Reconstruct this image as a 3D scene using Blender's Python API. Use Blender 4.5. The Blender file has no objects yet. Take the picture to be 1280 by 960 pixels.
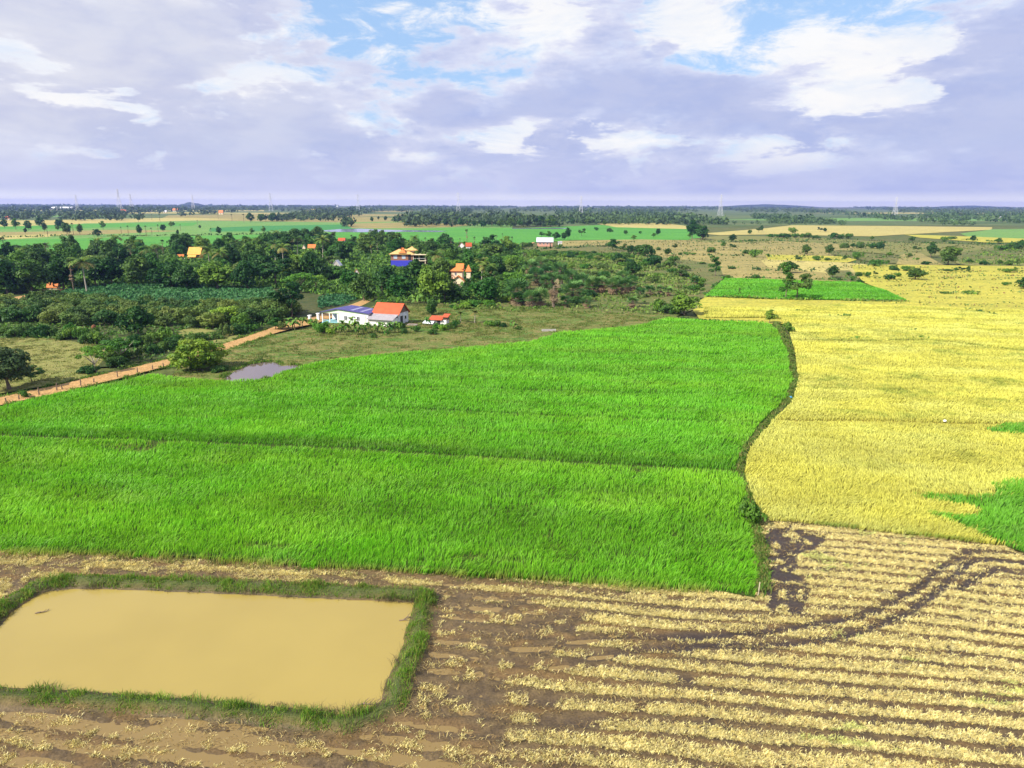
import bpy, math, random
import numpy as np
from mathutils import Matrix, Vector
from mathutils.geometry import tessellate_polygon

R = math.radians
rng = np.random.default_rng(7)
random.seed(7)
SC = bpy.context.scene
COL = SC.collection

# ------------------------------------------------------------------ camera
PW, PH, FPX, CAM_H = 1280.0, 960.0, 870.0, 30.0
PITCH = math.atan((480 - 255.0) / FPX)
ROLL = R(0.16)
CAM_ROT = Matrix.Rotation(R(90) - PITCH, 3, 'X') @ Matrix.Rotation(ROLL, 3, 'Z')
_M = np.array(CAM_ROT)


def ray(px, py):
    d = _M @ np.array([(px - PW / 2) / FPX, -(py - PH / 2) / FPX, -1.0])
    return d / np.linalg.norm(d)


def at(px, py, z=0.0):
    """the point of the photographed ground (height z) seen at a picture point"""
    d = ray(px, py)
    dz = min(d[2], -0.0011)
    t = (z - CAM_H) / dz
    return (d[0] * t, d[1] * t)


def pix(x, y, z):
    """numpy: picture coordinates of world points"""
    p = np.stack([np.asarray(x, float), np.asarray(y, float), np.asarray(z, float) - CAM_H], -1) @ _M
    return PW / 2 + FPX * p[..., 0] / -p[..., 2], PH / 2 - FPX * p[..., 1] / -p[..., 2]


def mpp(px, py):
    """metres per picture point at the ground there"""
    x, y = at(px, py)
    v = np.array([x, y, -CAM_H]) @ _M
    return -v[2] / FPX


cam = bpy.data.cameras.new('camera')
cam.sensor_width = 36.0
cam.lens = 36.0 * FPX / PW
cam.clip_start = 0.5
cam.clip_end = 90000.0
co = bpy.data.objects.new('camera', cam)
COL.objects.link(co)
co.matrix_world = Matrix.Translation((0, 0, CAM_H)) @ CAM_ROT.to_4x4()
SC.camera = co

# ------------------------------------------------------------------ helpers


def tag(o, label=None, cat=None, group=None, kind=None):
    if label: o['label'] = label
    if cat: o['category'] = cat
    if group: o['group'] = group
    if kind: o['kind'] = kind
    return o


def empty(name, loc, rz=0.0):
    o = bpy.data.objects.new(name, None)
    COL.objects.link(o)
    o.location = loc
    o.rotation_euler = (0, 0, rz)
    o.empty_display_size = 0.5
    return o


def link(name, me, parent=None, loc=(0, 0, 0)):
    o = bpy.data.objects.new(name, me)
    COL.objects.link(o)
    if parent is not None: o.parent = parent
    o.location = loc
    return o


def dup(root):
    c = root.copy()
    COL.objects.link(c)
    for ch in root.children:
        d = ch.copy(); COL.objects.link(d); d.parent = c
        for g in ch.children:
            e = g.copy(); COL.objects.link(e); e.parent = d
    return c


def np_mesh(name, V, faces, mat, col=None, wet=None, smooth=False):
    """faces: list of int arrays (n,k)"""
    me = bpy.data.meshes.new(name)
    V = np.asarray(V, np.float32)
    me.vertices.add(len(V))
    me.vertices.foreach_set('co', V.ravel())
    faces = [np.asarray(f, np.int32) for f in faces if len(f)]
    loops = np.concatenate([f.ravel() for f in faces])
    sizes = np.concatenate([np.full(len(f), f.shape[1], np.int32) for f in faces])
    starts = np.concatenate([[0], np.cumsum(sizes)[:-1]]).astype(np.int32)
    me.loops.add(len(loops))
    me.loops.foreach_set('vertex_index', loops)
    me.polygons.add(len(sizes))
    me.polygons.foreach_set('loop_start', starts)
    me.polygons.foreach_set('loop_total', sizes)
    if smooth:
        me.polygons.foreach_set('use_smooth', np.ones(len(sizes), bool))
    if col is not None:
        a = me.attributes.new('Col', 'FLOAT_COLOR', 'POINT')
        c4 = np.ones((len(V), 4), np.float32)
        c4[:, :3] = col
        a.data.foreach_set('color', c4.ravel())
    if wet is not None:
        a = me.attributes.new('wet', 'FLOAT', 'POINT')
        a.data.foreach_set('value', np.asarray(wet, np.float32))
    me.materials.append(mat)
    me.update(calc_edges=True)
    return me


class MB:
    """collects boxes, prisms and tubes; one mesh per build()"""
    def __init__(s): s.V = []; s.F = []

    def add(s, V, F):
        b = len(s.V); s.V += [tuple(v) for v in V]; s.F += [tuple(i + b for i in f) for f in F]; return s

    def box(s, x0, x1, y0, y1, z0, z1):
        return s.add([(x0, y0, z0), (x1, y0, z0), (x1, y1, z0), (x0, y1, z0), (x0, y0, z1), (x1, y0, z1), (x1, y1, z1), (x0, y1, z1)],
                     [(0, 3, 2, 1), (4, 5, 6, 7), (0, 1, 5, 4), (1, 2, 6, 5), (2, 3, 7, 6), (3, 0, 4, 7)])

    def slab(s, pts, t):
        """flat polygon in space thickened downward by t"""
        n = len(pts)
        lo = [(p[0], p[1], p[2] - t) for p in pts]
        return s.add(list(pts) + lo, [tuple(range(n)), tuple(range(2 * n - 1, n - 1, -1))] + [(i, i + n, (i + 1) % n + n, (i + 1) % n) for i in range(n)])

    def tube(s, pts, rad, n=6):
        P = [Vector(p) for p in pts]
        rings = []
        for i, p in enumerate(P):
            d = (P[min(i + 1, len(P) - 1)] - P[max(i - 1, 0)]).normalized()
            a = d.orthogonal().normalized() if abs(d.z) < .99 else Vector((1, 0, 0))
            b = d.cross(a).normalized(); a = b.cross(d)
            r = rad[i] if hasattr(rad, '__len__') else rad
            rings.append([p + (a * math.cos(6.2832 * k / n) + b * math.sin(6.2832 * k / n)) * r for k in range(n)])
        V = [v for rg in rings for v in rg]
        F = []
        for i in range(len(P) - 1):
            for k in range(n):
                F.append((i * n + k, i * n + (k + 1) % n, (i + 1) * n + (k + 1) % n, (i + 1) * n + k))
        F.append(tuple(range(n - 1, -1, -1))); F.append(tuple(range((len(P) - 1) * n, len(P) * n)))
        return s.add(V, F)

    def mesh(s, name, mat):
        me = bpy.data.meshes.new(name)
        me.from_pydata(s.V, [], s.F); me.materials.append(mat); me.update()
        return me

    def build(s, name, mat, parent=None):
        return link(name, s.mesh(name, mat), parent)


# value noise in numpy
def _hash(ix, iy, seed):
    h = (ix.astype(np.int64) * 374761393 + iy.astype(np.int64) * 668265263 + seed * 1442695041) & 0xFFFFFFFF
    h = ((h ^ (h >> 13)) * 1274126177) & 0xFFFFFFFF
    return ((h ^ (h >> 16)) & 0xFFFF) / 65535.0


def vnoise(x, y, seed=0):
    x = np.asarray(x, float); y = np.asarray(y, float)
    ix = np.floor(x); iy = np.floor(y)
    fx = x - ix; fy = y - iy
    fx = fx * fx * (3 - 2 * fx); fy = fy * fy * (3 - 2 * fy)
    a = _hash(ix, iy, seed); b = _hash(ix + 1, iy, seed); c = _hash(ix, iy + 1, seed); d = _hash(ix + 1, iy + 1, seed)
    return (a * (1 - fx) + b * fx) * (1 - fy) + (c * (1 - fx) + d * fx) * fy


def fbm(x, y, seed=0, o=4):
    s = 0; a = .5; t = 0
    for k in range(o):
        s = s + a * vnoise(x * 2 ** k + 17.3 * k, y * 2 ** k - 9.1 * k, seed + k); t += a; a *= .5
    return s / t


def inside(x, y, poly):
    x = np.asarray(x); y = np.asarray(y)
    r = np.zeros(x.shape, bool)
    n = len(poly)
    for i in range(n):
        x0, y0 = poly[i]; x1, y1 = poly[(i + 1) % n]
        if y0 == y1: continue
        c = ((y0 > y) != (y1 > y)) & (x < (x1 - x0) * (y - y0) / (y1 - y0) + x0)
        r ^= c
    return r


def dist_line(x, y, pts, closed=False):
    d = np.full(np.shape(x), 1e9)
    n = len(pts)
    for i in range(n if closed else n - 1):
        ax, ay = pts[i]; bx, by = pts[(i + 1) % n]
        L = (bx - ax) ** 2 + (by - ay) ** 2 + 1e-9
        t = np.clip(((x - ax) * (bx - ax) + (y - ay) * (by - ay)) / L, 0, 1)
        d = np.minimum(d, np.hypot(x - ax - t * (bx - ax), y - ay - t * (by - ay)))
    return d


def gp(pts, z=0.0):
    return [at(p[0], p[1], z) for p in pts]


def roughen(poly, step, amp, seed=0):
    out = []
    n = len(poly)
    for i in range(n):
        a = np.array(poly[i]); b = np.array(poly[(i + 1) % n])
        L = np.linalg.norm(b - a); k = max(1, min(60, int(L / step)))
        nrm = np.array([-(b - a)[1], (b - a)[0]]) / (L + 1e-9)
        for j in range(k):
            p = a + (b - a) * j / k
            w = (float(fbm(p[0] / step / 2.3, p[1] / step / 2.3, seed, 3)) - .5) * 2 * amp if j else 0
            out.append(tuple(p + nrm * w))
    return out


def scatter(poly, dens, seed=None):
    """uniform random points in a world polygon"""
    P = np.array(poly)
    lo = P.min(0); hi = P.max(0)
    n = int(dens * np.prod(hi - lo))
    x = rng.uniform(lo[0], hi[0], n); y = rng.uniform(lo[1], hi[1], n)
    k = inside(x, y, poly)
    return x[k], y[k]


# ------------------------------------------------------------------ materials
def new_mat(name):
    m = bpy.data.materials.new(name)
    m.use_nodes = True
    nt = m.node_tree
    b = nt.nodes['Principled BSDF']
    b.inputs['Specular IOR Level'].default_value = 0.2
    return m, nt, b


def nd(nt, t, **kw):
    n = nt.nodes.new(t)
    for k, v in kw.items():
        if k in n.inputs: n.inputs[k].default_value = v
        else: setattr(n, k, v)
    return n


def mixrgb(nt, fac, a, b, blend='MIX'):
    n = nt.nodes.new('ShaderNodeMix'); n.data_type = 'RGBA'; n.blend_type = blend
    for s, v in ((0, fac), (6, a), (7, b)):
        if isinstance(v, (int, float)): n.inputs[s].default_value = v
        elif isinstance(v, tuple): n.inputs[s].default_value = (*v, 1)
        else: nt.links.new(v, n.inputs[s])
    return n.outputs[2]


def ramp(nt, v, a, b):
    n = nt.nodes.new('ShaderNodeMapRange'); n.interpolation_type = 'SMOOTHSTEP'
    nt.links.new(v, n.inputs[0]); n.inputs[1].default_value = a; n.inputs[2].default_value = b
    return n.outputs[0]


def noise_out(nt, vec, scale, detail=4, rough=.55, dist=0.0):
    n = nt.nodes.new('ShaderNodeTexNoise')
    n.inputs['Scale'].default_value = scale; n.inputs['Detail'].default_value = detail
    n.inputs['Roughness'].default_value = rough; n.inputs['Distortion'].default_value = dist
    nt.links.new(vec, n.inputs['Vector'])
    return n.outputs[0]


def leaf_mat(name, transl=.35, vary=.18, rough=.6, spec=.25):
    """leaves and blades: colour from the mesh, part of the light passes through"""
    m, nt, b = new_mat(name)
    at_ = nd(nt, 'ShaderNodeAttribute', attribute_name='Col')
    oi = nd(nt, 'ShaderNodeObjectInfo')
    hs = nd(nt, 'ShaderNodeHueSaturation')
    mr = nd(nt, 'ShaderNodeMapRange'); nt.links.new(oi.outputs['Random'], mr.inputs[0])
    mr.inputs[3].default_value = 1 - vary * 1.6; mr.inputs[4].default_value = 1 + vary * 1.6
    mh = nd(nt, 'ShaderNodeMapRange'); nt.links.new(oi.outputs['Random'], mh.inputs[0])
    mh.inputs[3].default_value = .5 + vary * .14; mh.inputs[4].default_value = .5 - vary * .14
    nt.links.new(mr.outputs[0], hs.inputs['Value']); nt.links.new(mh.outputs[0], hs.inputs['Hue'])
    nt.links.new(at_.outputs['Color'], hs.inputs['Color'])
    nt.links.new(hs.outputs[0], b.inputs['Base Color'])
    b.inputs['Roughness'].default_value = rough; b.inputs['Specular IOR Level'].default_value = spec
    tr = nd(nt, 'ShaderNodeBsdfTranslucent'); nt.links.new(hs.outputs[0], tr.inputs[0])
    mx = nd(nt, 'ShaderNodeMixShader'); mx.inputs[0].default_value = transl
    nt.links.new(b.outputs[0], mx.inputs[1]); nt.links.new(tr.outputs[0], mx.inputs[2])
    nt.links.new(mx.outputs[0], nt.nodes['Material Output'].inputs[0])
    return m


def ground_mat(name, c1, c2, c3=None, s1=.05, s2=.6, stretch=(1, 1), bump=.3, rough=.9, fine=4.0, contrast=.5):
    """earth or short vegetation: three colours mixed by noise over the ground in metres"""
    m, nt, b = new_mat(name)
    g = nd(nt, 'ShaderNodeNewGeometry')
    mp = nd(nt, 'ShaderNodeMapping'); nt.links.new(g.outputs['Position'], mp.inputs['Vector'])
    mp.inputs['Scale'].default_value = (stretch[0], stretch[1], 1)
    v = mp.outputs[0]
    n1 = noise_out(nt, v, s1, 5, .6, .6); n2 = noise_out(nt, v, s2, 5, .65); n3 = noise_out(nt, g.outputs['Position'], fine, 3, .7)
    c = mixrgb(nt, ramp(nt, n1, .5 - contrast * .35, .5 + contrast * .35), c1, c2)
    c = mixrgb(nt, ramp(nt, n2, .42, .72), c, c3 or tuple((p + q) * .3 for p, q in zip(c1, c2)))
    dk = mixrgb(nt, ramp(nt, n3, .3, .7), tuple(.62 for _ in c1), (1.3, 1.3, 1.3))
    c = mixrgb(nt, 1.0, c, dk, 'MULTIPLY')
    nt.links.new(c, b.inputs['Base Color'])
    b.inputs['Roughness'].default_value = rough
    b.inputs['Specular IOR Level'].default_value = .1
    if bump:
        bp = nd(nt, 'ShaderNodeBump', Strength=bump, Distance=.25); nt.links.new(n3, bp.inputs['Height'])
        nt.links.new(bp.outputs[0], b.inputs['Normal'])
    return m


def plain(name, c, rough=.6, var=.12, scale=2.0, spec=.3, metal=0.0):
    m, nt, b = new_mat(name)
    tc = nd(nt, 'ShaderNodeTexCoord')
    n = noise_out(nt, tc.outputs['Object'], scale, 5, .65)
    k = mixrgb(nt, ramp(nt, n, .3, .7), tuple(x * (1 - var) for x in c), tuple(min(1, x * (1 + var)) for x in c))
    nt.links.new(k, b.inputs['Base Color'])
    b.inputs['Roughness'].default_value = rough; b.inputs['Specular IOR Level'].default_value = spec
    b.inputs['Metallic'].default_value = metal
    return m


def sheet(name, poly, z, mat, kind='structure', rough=None, seed=0):
    """one flat polygon of ground"""
    if rough: poly = roughen(poly, rough[0], rough[1], seed)
    tri = tessellate_polygon([[Vector((p[0], p[1], 0)) for p in poly]])
    me = bpy.data.meshes.new(name)
    F = []
    for t in tri:
        a, b, c = (poly[i] for i in t)
        if (b[0] - a[0]) * (c[1] - a[1]) - (b[1] - a[1]) * (c[0] - a[0]) < 0: t = (t[0], t[2], t[1])
        F.append(t)
    me.from_pydata([(p[0], p[1], z) for p in poly], [], F)
    me.materials.append(mat); me.update()
    o = link(name, me)
    o['kind'] = kind
    return o


def blades(name, x, y, z0, length, width, lean_dir, lean, col, mat, label=None, kind='stuff', tipcol=None):
    """grass-like blades: one quad and one tip each. arrays of n; lean_dir (n,2); lean 0..1.3 bends the tip over"""
    n = len(x)
    th = rng.uniform(0, math.pi, n)
    wx = np.cos(th) * width * .5; wy = np.sin(th) * width * .5
    P = np.zeros((n, 5, 3), np.float32)
    hm = length * .55; lm = lean * length * .28; lt = lean * length * .85
    zt = length * np.sqrt(np.clip(1 - (lean * .75) ** 2, .06, 1))
    zm = hm * np.sqrt(np.clip(1 - (lean * .4) ** 2, .2, 1))
    P[:, 0] = np.stack([x - wx * .6, y - wy * .6, z0], 1); P[:, 1] = np.stack([x + wx * .6, y + wy * .6, z0], 1)
    mx = x + lean_dir[:, 0] * lm; my = y + lean_dir[:, 1] * lm
    P[:, 2] = np.stack([mx + wx, my + wy, z0 + zm], 1); P[:, 3] = np.stack([mx - wx, my - wy, z0 + zm], 1)
    P[:, 4] = np.stack([x + lean_dir[:, 0] * lt, y + lean_dir[:, 1] * lt, z0 + zt], 1)
    i = np.arange(n)[:, None] * 5
    q = i + np.array([0, 1, 2, 3]); t = i + np.array([3, 2, 4])
    C = np.repeat(col[:, None, :], 5, 1)
    if tipcol is not None: C[:, 4] = tipcol; C[:, 2:4] = C[:, 2:4] * .5 + tipcol[:, None] * .5
    me = np_mesh(name, P.reshape(-1, 3), [q, t], mat, C.reshape(-1, 3))
    o = link(name, me)
    if label: tag(o, label, name.replace('_', ' '), kind=kind)
    else: o['kind'] = kind
    return o


def pal(cols, n, w=None):
    """n colours between the palette's"""
    c = np.array(cols)
    i = rng.choice(len(c), n, p=w); j = rng.choice(len(c), n, p=w)
    t = rng.uniform(0, 1, n)[:, None]
    return c[i] * t + c[j] * (1 - t)

# ------------------------------------------------------------------ light, sky, air
EXPOSURE = 0.80
SUN_EL, SUN_AZ = R(40), (-0.80, -0.60)          # direction to the sun on the ground plane
sun_dir = Vector((SUN_AZ[0] * math.cos(SUN_EL), SUN_AZ[1] * math.cos(SUN_EL), math.sin(SUN_EL)))
sl = bpy.data.lights.new('sun', 'SUN')
sl.energy = 4.6; sl.angle = R(0.6); sl.color = (1.0, .93, .80)
so = bpy.data.objects.new('sun', sl); COL.objects.link(so)
so.rotation_euler = (-sun_dir).to_track_quat('-Z', 'Y').to_euler()
so.location = (-200, -150, 300)

wd = bpy.data.worlds.new('World'); SC.world = wd; wd.use_nodes = True
nt = wd.node_tree
bg = nt.nodes['Background']
sky = nd(nt, 'ShaderNodeTexSky'); sky.sky_type = 'NISHITA'; sky.sun_disc = False
sky.sun_elevation = SUN_EL; sky.sun_rotation = math.atan2(SUN_AZ[0], SUN_AZ[1]); sky.altitude = 50
sky.air_density = 1.0; sky.dust_density = .6; sky.ozone_density = 1.5
tc = nd(nt, 'ShaderNodeTexCoord')
D = tc.outputs['Generated']
sep = nd(nt, 'ShaderNodeSeparateXYZ'); nt.links.new(D, sep.inputs[0])
zz = sep.outputs['Z']


def vmath(op, a, b=None):
    n = nd(nt, 'ShaderNodeVectorMath', operation=op)
    for i, v in enumerate((a, b)):
        if v is None: continue
        if isinstance(v, tuple): n.inputs[i].default_value = v
        elif isinstance(v, (int, float)): n.inputs[3 if op == 'SCALE' else i].default_value = v
        else: nt.links.new(v, n.inputs[i])
    return n


def fm(op, a, b=None, c=None, clamp=False):
    n = nd(nt, 'ShaderNodeMath', operation=op, use_clamp=clamp)
    for i, v in enumerate((a, b, c)):
        if v is None: continue
        if isinstance(v, (int, float)): n.inputs[i].default_value = v
        else: nt.links.new(v, n.inputs[i])
    return n.outputs[0]


def blob(px, py, rad_in, rad_out, sx=1.0):
    """soft patch of sky round a compass direction (radians), sx>1 makes it wide"""
    c = ray(px, py)
    right = np.array([c[1], -c[0], 0.0]); right /= np.linalg.norm(right); up = np.cross(right, c)
    dx = vmath('DOT_PRODUCT', D, tuple(right)).outputs['Value']
    dy = vmath('DOT_PRODUCT', D, tuple(up)).outputs['Value']
    r = fm('SQRT', fm('ADD', fm('POWER', fm('DIVIDE', fm('ABSOLUTE', dx), sx), 2.0), fm('POWER', fm('ABSOLUTE', dy), 2.0)))
    return ramp(nt, r, rad_out, rad_in)


# the cloud sheets: stretched noise over the directions of the sky
def cvec(sz, off, tilt=0.0):
    n = nd(nt, 'ShaderNodeMapping'); nt.links.new(D, n.inputs[0])
    n.inputs['Scale'].default_value = (1, 1, sz); n.inputs['Location'].default_value = off; n.inputs['Rotation'].default_value = (0, tilt, 0)
    return n.outputs[0]


def mx(*v):
    r = v[0]
    for q in v[1:]: r = fm('MAXIMUM', r, q)
    return r


low = noise_out(nt, cvec(2.6, (3.1, 1.7, .3), .12), 5.2, 9, .58, .15)
low2 = noise_out(nt, cvec(2.2, (7.7, 4.2, 1.3), .12), 15.0, 8, .60, .2)
mid = noise_out(nt, cvec(4.2, (5.2, 6.1, .9), .16), 7.0, 8, .60, .2)
high = noise_out(nt, cvec(3.0, (1.3, 8.8, 2.1), .1), 9.0, 9, .68, .5)
shade = noise_out(nt, cvec(2.6, (9.3, 2.4, 5.0)), 7.5, 6, .56, .2)

blue_holes = mx(blob(500, 20, .02, .15, 1.5), blob(985, 20, .01, .10, 3.2), blob(690, -5, .01, .06, 1.6))
white_parts = mx(blob(1100, 72, .01, .05, 3.4), blob(1080, 128, .006, .045, 3.6), blob(700, 185, .01, .07, 2.2), blob(330, 108, .01, .05, 1.8), blob(690, 5, .01, .05, 2), blob(860, 15, .01, .06, 1.6), blob(70, 105, .01, .07, 2.2), blob(960, 200, .01, .035, 2.5))
grey_parts = mx(blob(760, 85, .02, .14, 1.1), blob(890, 125, .004, .04, 3.4), blob(1265, 8, .01, .09, 1.4), blob(1262, 190, .02, .12, 1.3), blob(575, 110, .02, .12, 1.2), blob(130, 20, .08, .22, 1.7), blob(700, 200, .01, .05, 2.0), blob(1000, 165, .005, .035, 3.0), blob(830, 195, .004, .03, 4.0), blob(300, 180, .02, .08, 3.0), blob(1120, 175, .005, .03, 3.0))
cream = blob(70, 35, .05, .30, 1.6)

cl_low = fm('ADD', low, fm('MULTIPLY', fm('SUBTRACT', low2, .5), .55))
cl_low = fm('ADD', cl_low, fm('MULTIPLY', fm('SUBTRACT', mid, .5), .55))
cl_low = fm('ADD', cl_low, fm('MULTIPLY', ramp(nt, zz, .16, .05), .045))
cl_low = fm('SUBTRACT', cl_low, fm('MULTIPLY', blue_holes, .22))
cl_low = fm('SUBTRACT', cl_low, fm('MULTIPLY', white_parts, .095))
cl_low = fm('ADD', cl_low, fm('MULTIPLY', grey_parts, .14))
cl_low = fm('ADD', cl_low, fm('MULTIPLY', fm('SUBTRACT', mid, .48), fm('MULTIPLY', white_parts, 1.3)))
cl_low = fm('ADD', cl_low, fm('MULTIPLY', mx(blob(900, 124, .006, .05, 3.4), blob(1090, 150, .003, .022, 4.0), blob(1215, 120, .004, .035, 2.0)), .11))
low_m = ramp(nt, cl_low, .40, .535)
high_m = ramp(nt, fm('SUBTRACT', fm('ADD', high, fm('MULTIPLY', white_parts, .22)), fm('MULTIPLY', blue_holes, .16)), .33, .55)

K = 1.0 / 0.1 / 2 ** EXPOSURE                      # cloud brightness -> value before the 0.1 strength


def cc(r, g, b): return (r * K, g * K, b * K)


base = mixrgb(nt, .75, sky.outputs[0], cc(.40, .62, .97))           # thin veil in the blue
hi_c = mixrgb(nt, ramp(nt, high, .36, .66), cc(.62, .76, .98), cc(.97, .98, 1.0))
hi_c = mixrgb(nt, fm('MULTIPLY', white_parts, .7), hi_c, cc(1.0, .98, .97))
col = mixrgb(nt, high_m, base, hi_c)
lo_c = mixrgb(nt, ramp(nt, shade, .36, .64), cc(.45, .52, .82), cc(.67, .72, .93))
lo_c = mixrgb(nt, fm('MULTIPLY', ramp(nt, low2, .42, .60), .55), lo_c, cc(.78, .79, .93))
lo_c = mixrgb(nt, fm('MULTIPLY', ramp(nt, cl_low, .52, .70), .70), lo_c, cc(.45, .515, .80))
lo_c = mixrgb(nt, fm('MULTIPLY', cream, .70), lo_c, mixrgb(nt, ramp(nt, shade, .36, .64), cc(.62, .64, .80), cc(.82, .82, .87)))
# the thin rims of the low clouds let the light through
rim = fm('SUBTRACT', 1.0, ramp(nt, cl_low, .455, .56))
lo_c = mixrgb(nt, fm('MULTIPLY', rim, .6), lo_c, cc(.90, .91, .98))
col = mixrgb(nt, fm('MULTIPLY', low_m, .95), col, lo_c)
# the far cloud deck closes up into an even veil above the horizon
veil = ramp(nt, zz, .085, .012)
vcol = mixrgb(nt, ramp(nt, sep.outputs['X'], -.5, .5), cc(.61, .64, .88), cc(.49, .54, .86))
vcol = mixrgb(nt, fm('MULTIPLY', ramp(nt, mid, .42, .62), .5), vcol, cc(.70, .71, .92))
vcol = mixrgb(nt, ramp(nt, zz, .02, .0), vcol, cc(1.12, 1.08, 1.06))
col = mixrgb(nt, fm('MULTIPLY', veil, .85), col, vcol)
nt.links.new(col, bg.inputs['Color']); bg.inputs['Strength'].default_value = 0.1

SC.view_settings.view_transform = 'Standard'
SC.view_settings.look = 'None'
SC.view_settings.exposure = EXPOSURE
SC.view_settings.gamma = 1.0
SC.cycles.max_bounces = 6
SC.cycles.diffuse_bounces = 3
SC.cycles.glossy_bounces = 3
SC.cycles.transmission_bounces = 4
SC.cycles.volume_bounces = 0
SC.cycles.transparent_max_bounces = 8
SC.cycles.use_denoising = True
try: SC.cycles.denoiser = 'OPENIMAGEDENOISE'
except Exception: pass

HAZE = 8e-5
if HAZE:
    hm = bpy.data.materials.new('haze'); hm.use_nodes = True
    ht = hm.node_tree
    ht.nodes.remove(ht.nodes['Principled BSDF'])
    pv = nd(ht, 'ShaderNodeVolumePrincipled')
    pv.inputs['Color'].default_value = (.30, .40, 1.0, 1); pv.inputs['Density'].default_value = HAZE
    pv.inputs['Anisotropy'].default_value = 0.15
    for k in ('Color Attribute', 'Density Attribute', 'Temperature Attribute'):
        if k in pv.inputs: pv.inputs[k].default_value = ''
    ht.links.new(pv.outputs[0], ht.nodes['Material Output'].inputs['Volume'])
    try: hm.cycles.homogeneous_volume = True
    except Exception: pass
    hb = MB().box(-10000, 10000, -300, 9600, -1.5, 68).build('haze', hm)
    hb['kind'] = 'stuff'; hb['label'] = 'thin blue haze over the far plain'; hb['category'] = 'haze'

# ------------------------------------------------------------------ the plain and its fields
M_ground = ground_mat('plain_earth', (.085, .115, .030), (.13, .125, .045), (.055, .085, .022), .012, .12, fine=.9)
gv = []; 
sheet('ground', [(-9400, -60), (9400, -60), (9400, 9300), (-9400, 9300)], -.30, M_ground)

FIELD = {
    'green': ground_mat('far_paddy', (.085, .27, .035), (.06, .22, .03), (.10, .28, .05), .010, .06, (1, 3), fine=.5, bump=0),
    'pale_green': ground_mat('pale_paddy', (.14, .27, .06), (.10, .23, .05), (.18, .28, .08), .01, .05, (1, 3), fine=.5, bump=0),
    'teal': ground_mat('deep_paddy', (.045, .19, .05), (.055, .22, .05), (.06, .20, .06), .01, .05, (1, 3), fine=.5, bump=0),
    'tan': ground_mat('dry_field', (.35, .28, .10), (.24, .21, .075), (.15, .155, .055), .014, .11, (1, 3.5), fine=.8, contrast=.7),
    'brown': ground_mat('fallow_field', (.18, .15, .06), (.115, .135, .042), (.07, .12, .028), .03, .2, (1, 2.5), fine=.8),
    'yellow': ground_mat('ripe_field', (.46, .41, .065), (.38, .345, .055), (.22, .25, .045), .02, .16, (1, 3), fine=1.2),
    'pale_yellow': ground_mat('cut_field', (.48, .41, .14), (.38, .33, .11), (.26, .23, .08), .012, .08, (1, 5), fine=.7),
    'olive': ground_mat('olive_field', (.18, .18, .055), (.13, .155, .042), (.24, .21, .075), .015, .12, (1, 2.5), fine=.8),
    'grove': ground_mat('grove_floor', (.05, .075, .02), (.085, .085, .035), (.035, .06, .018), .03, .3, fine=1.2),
    'pasture': ground_mat('pasture', (.15, .15, .045), (.062, .145, .02), (.23, .175, .07), .05, .25, (1, 2.2), fine=1.6, contrast=.6),
    'meadow': ground_mat('meadow', (.21, .21, .06), (.16, .19, .05), (.26, .23, .085), .05, .35, (1, 2), fine=2.0),
    'scrub': ground_mat('scrub_floor', (.085, .13, .03), (.13, .135, .045), (.17, .14, .06), .04, .2, (1, 2), fine=1.2),
}
_z = [0.0]
def field(kind, pts, name='field', amp=1.0):
    _z[0] += .004
    d = np.hypot(*at(*pts[0]))
    return sheet(name, gp(pts), -.10 + _z[0], FIELD[kind], rough=(max(2.0, d * .02), d * .0016 * amp), seed=int(_z[0] * 250))


# far strips, from the horizon towards the camera
FIELD['wood'] = ground_mat('wood_floor', (.06, .10, .03), (.14, .16, .06), (.07, .14, .04), .004, .02, (1, 2), fine=.2, bump=0)
field('wood', [(-300, 259.2), (1600, 262.0), (2000, 283), (1240, 282), (990, 281.5), (870, 284), (640, 282), (560, 281), (430, 277), (-700, 277)])
field('pale_yellow', [(20, 262.0), (330, 262.6), (330, 264), (20, 263.2)])
field('tan', [(380, 263), (520, 263.4), (500, 265), (380, 264.6)])
field('pale_yellow', [(60, 265.2), (190, 265.0), (330, 266.0), (420, 265.6), (330, 267.2), (120, 266.6)])
field('tan', [(250, 268.4), (420, 267.2), (600, 268.6), (540, 270.2), (330, 270.4)])
field('pale_green', [(-300, 269.5), (60, 269.0), (190, 269.6), (120, 271.2), (-300, 272)])
field('tan', [(640, 272.6), (770, 271.6), (860, 272.8), (760, 274.4)])
field('pale_green', [(900, 274.2), (1080, 272.4), (1240, 273.6), (1500, 273.0), (1500, 276), (1200, 276), (1000, 276.4)])
field('pale_yellow', [(1000, 266.4), (1130, 265.6), (1300, 266.4), (1180, 267.2)])
field('pale_green', [(-500, 276), (160, 275), (430, 274), (560, 277), (640, 279), (640, 300), (-500, 306)])
field('tan', [(210, 269), (330, 267), (440, 270), (560, 276), (430, 278), (200, 275)])
field('pale_yellow', [(-300, 277), (60, 275), (230, 272), (300, 274), (120, 279), (-300, 282)])
field('green', [(-300, 284), (20, 282), (100, 280), (250, 278), (240, 282), (60, 286), (-300, 289)])
field('pale_yellow', [(-300, 281), (20, 280.5), (110, 278.5), (100, 280), (10, 283), (-300, 284)])
field('tan', [(-300, 292), (40, 289.5), (150, 287), (230, 288.5), (90, 294.5), (-300, 300)])
field('pale_yellow', [(-300, 296.5), (0, 294.5), (80, 292.5), (60, 296), (0, 299.5), (-300, 304)])
field('teal', [(262, 285), (320, 282.5), (455, 280), (468, 284), (400, 288.5), (262, 289.5)])
field('tan', [(430, 279.5), (520, 277.5), (600, 280.5), (560, 284), (475, 285.5), (440, 285)])
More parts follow.
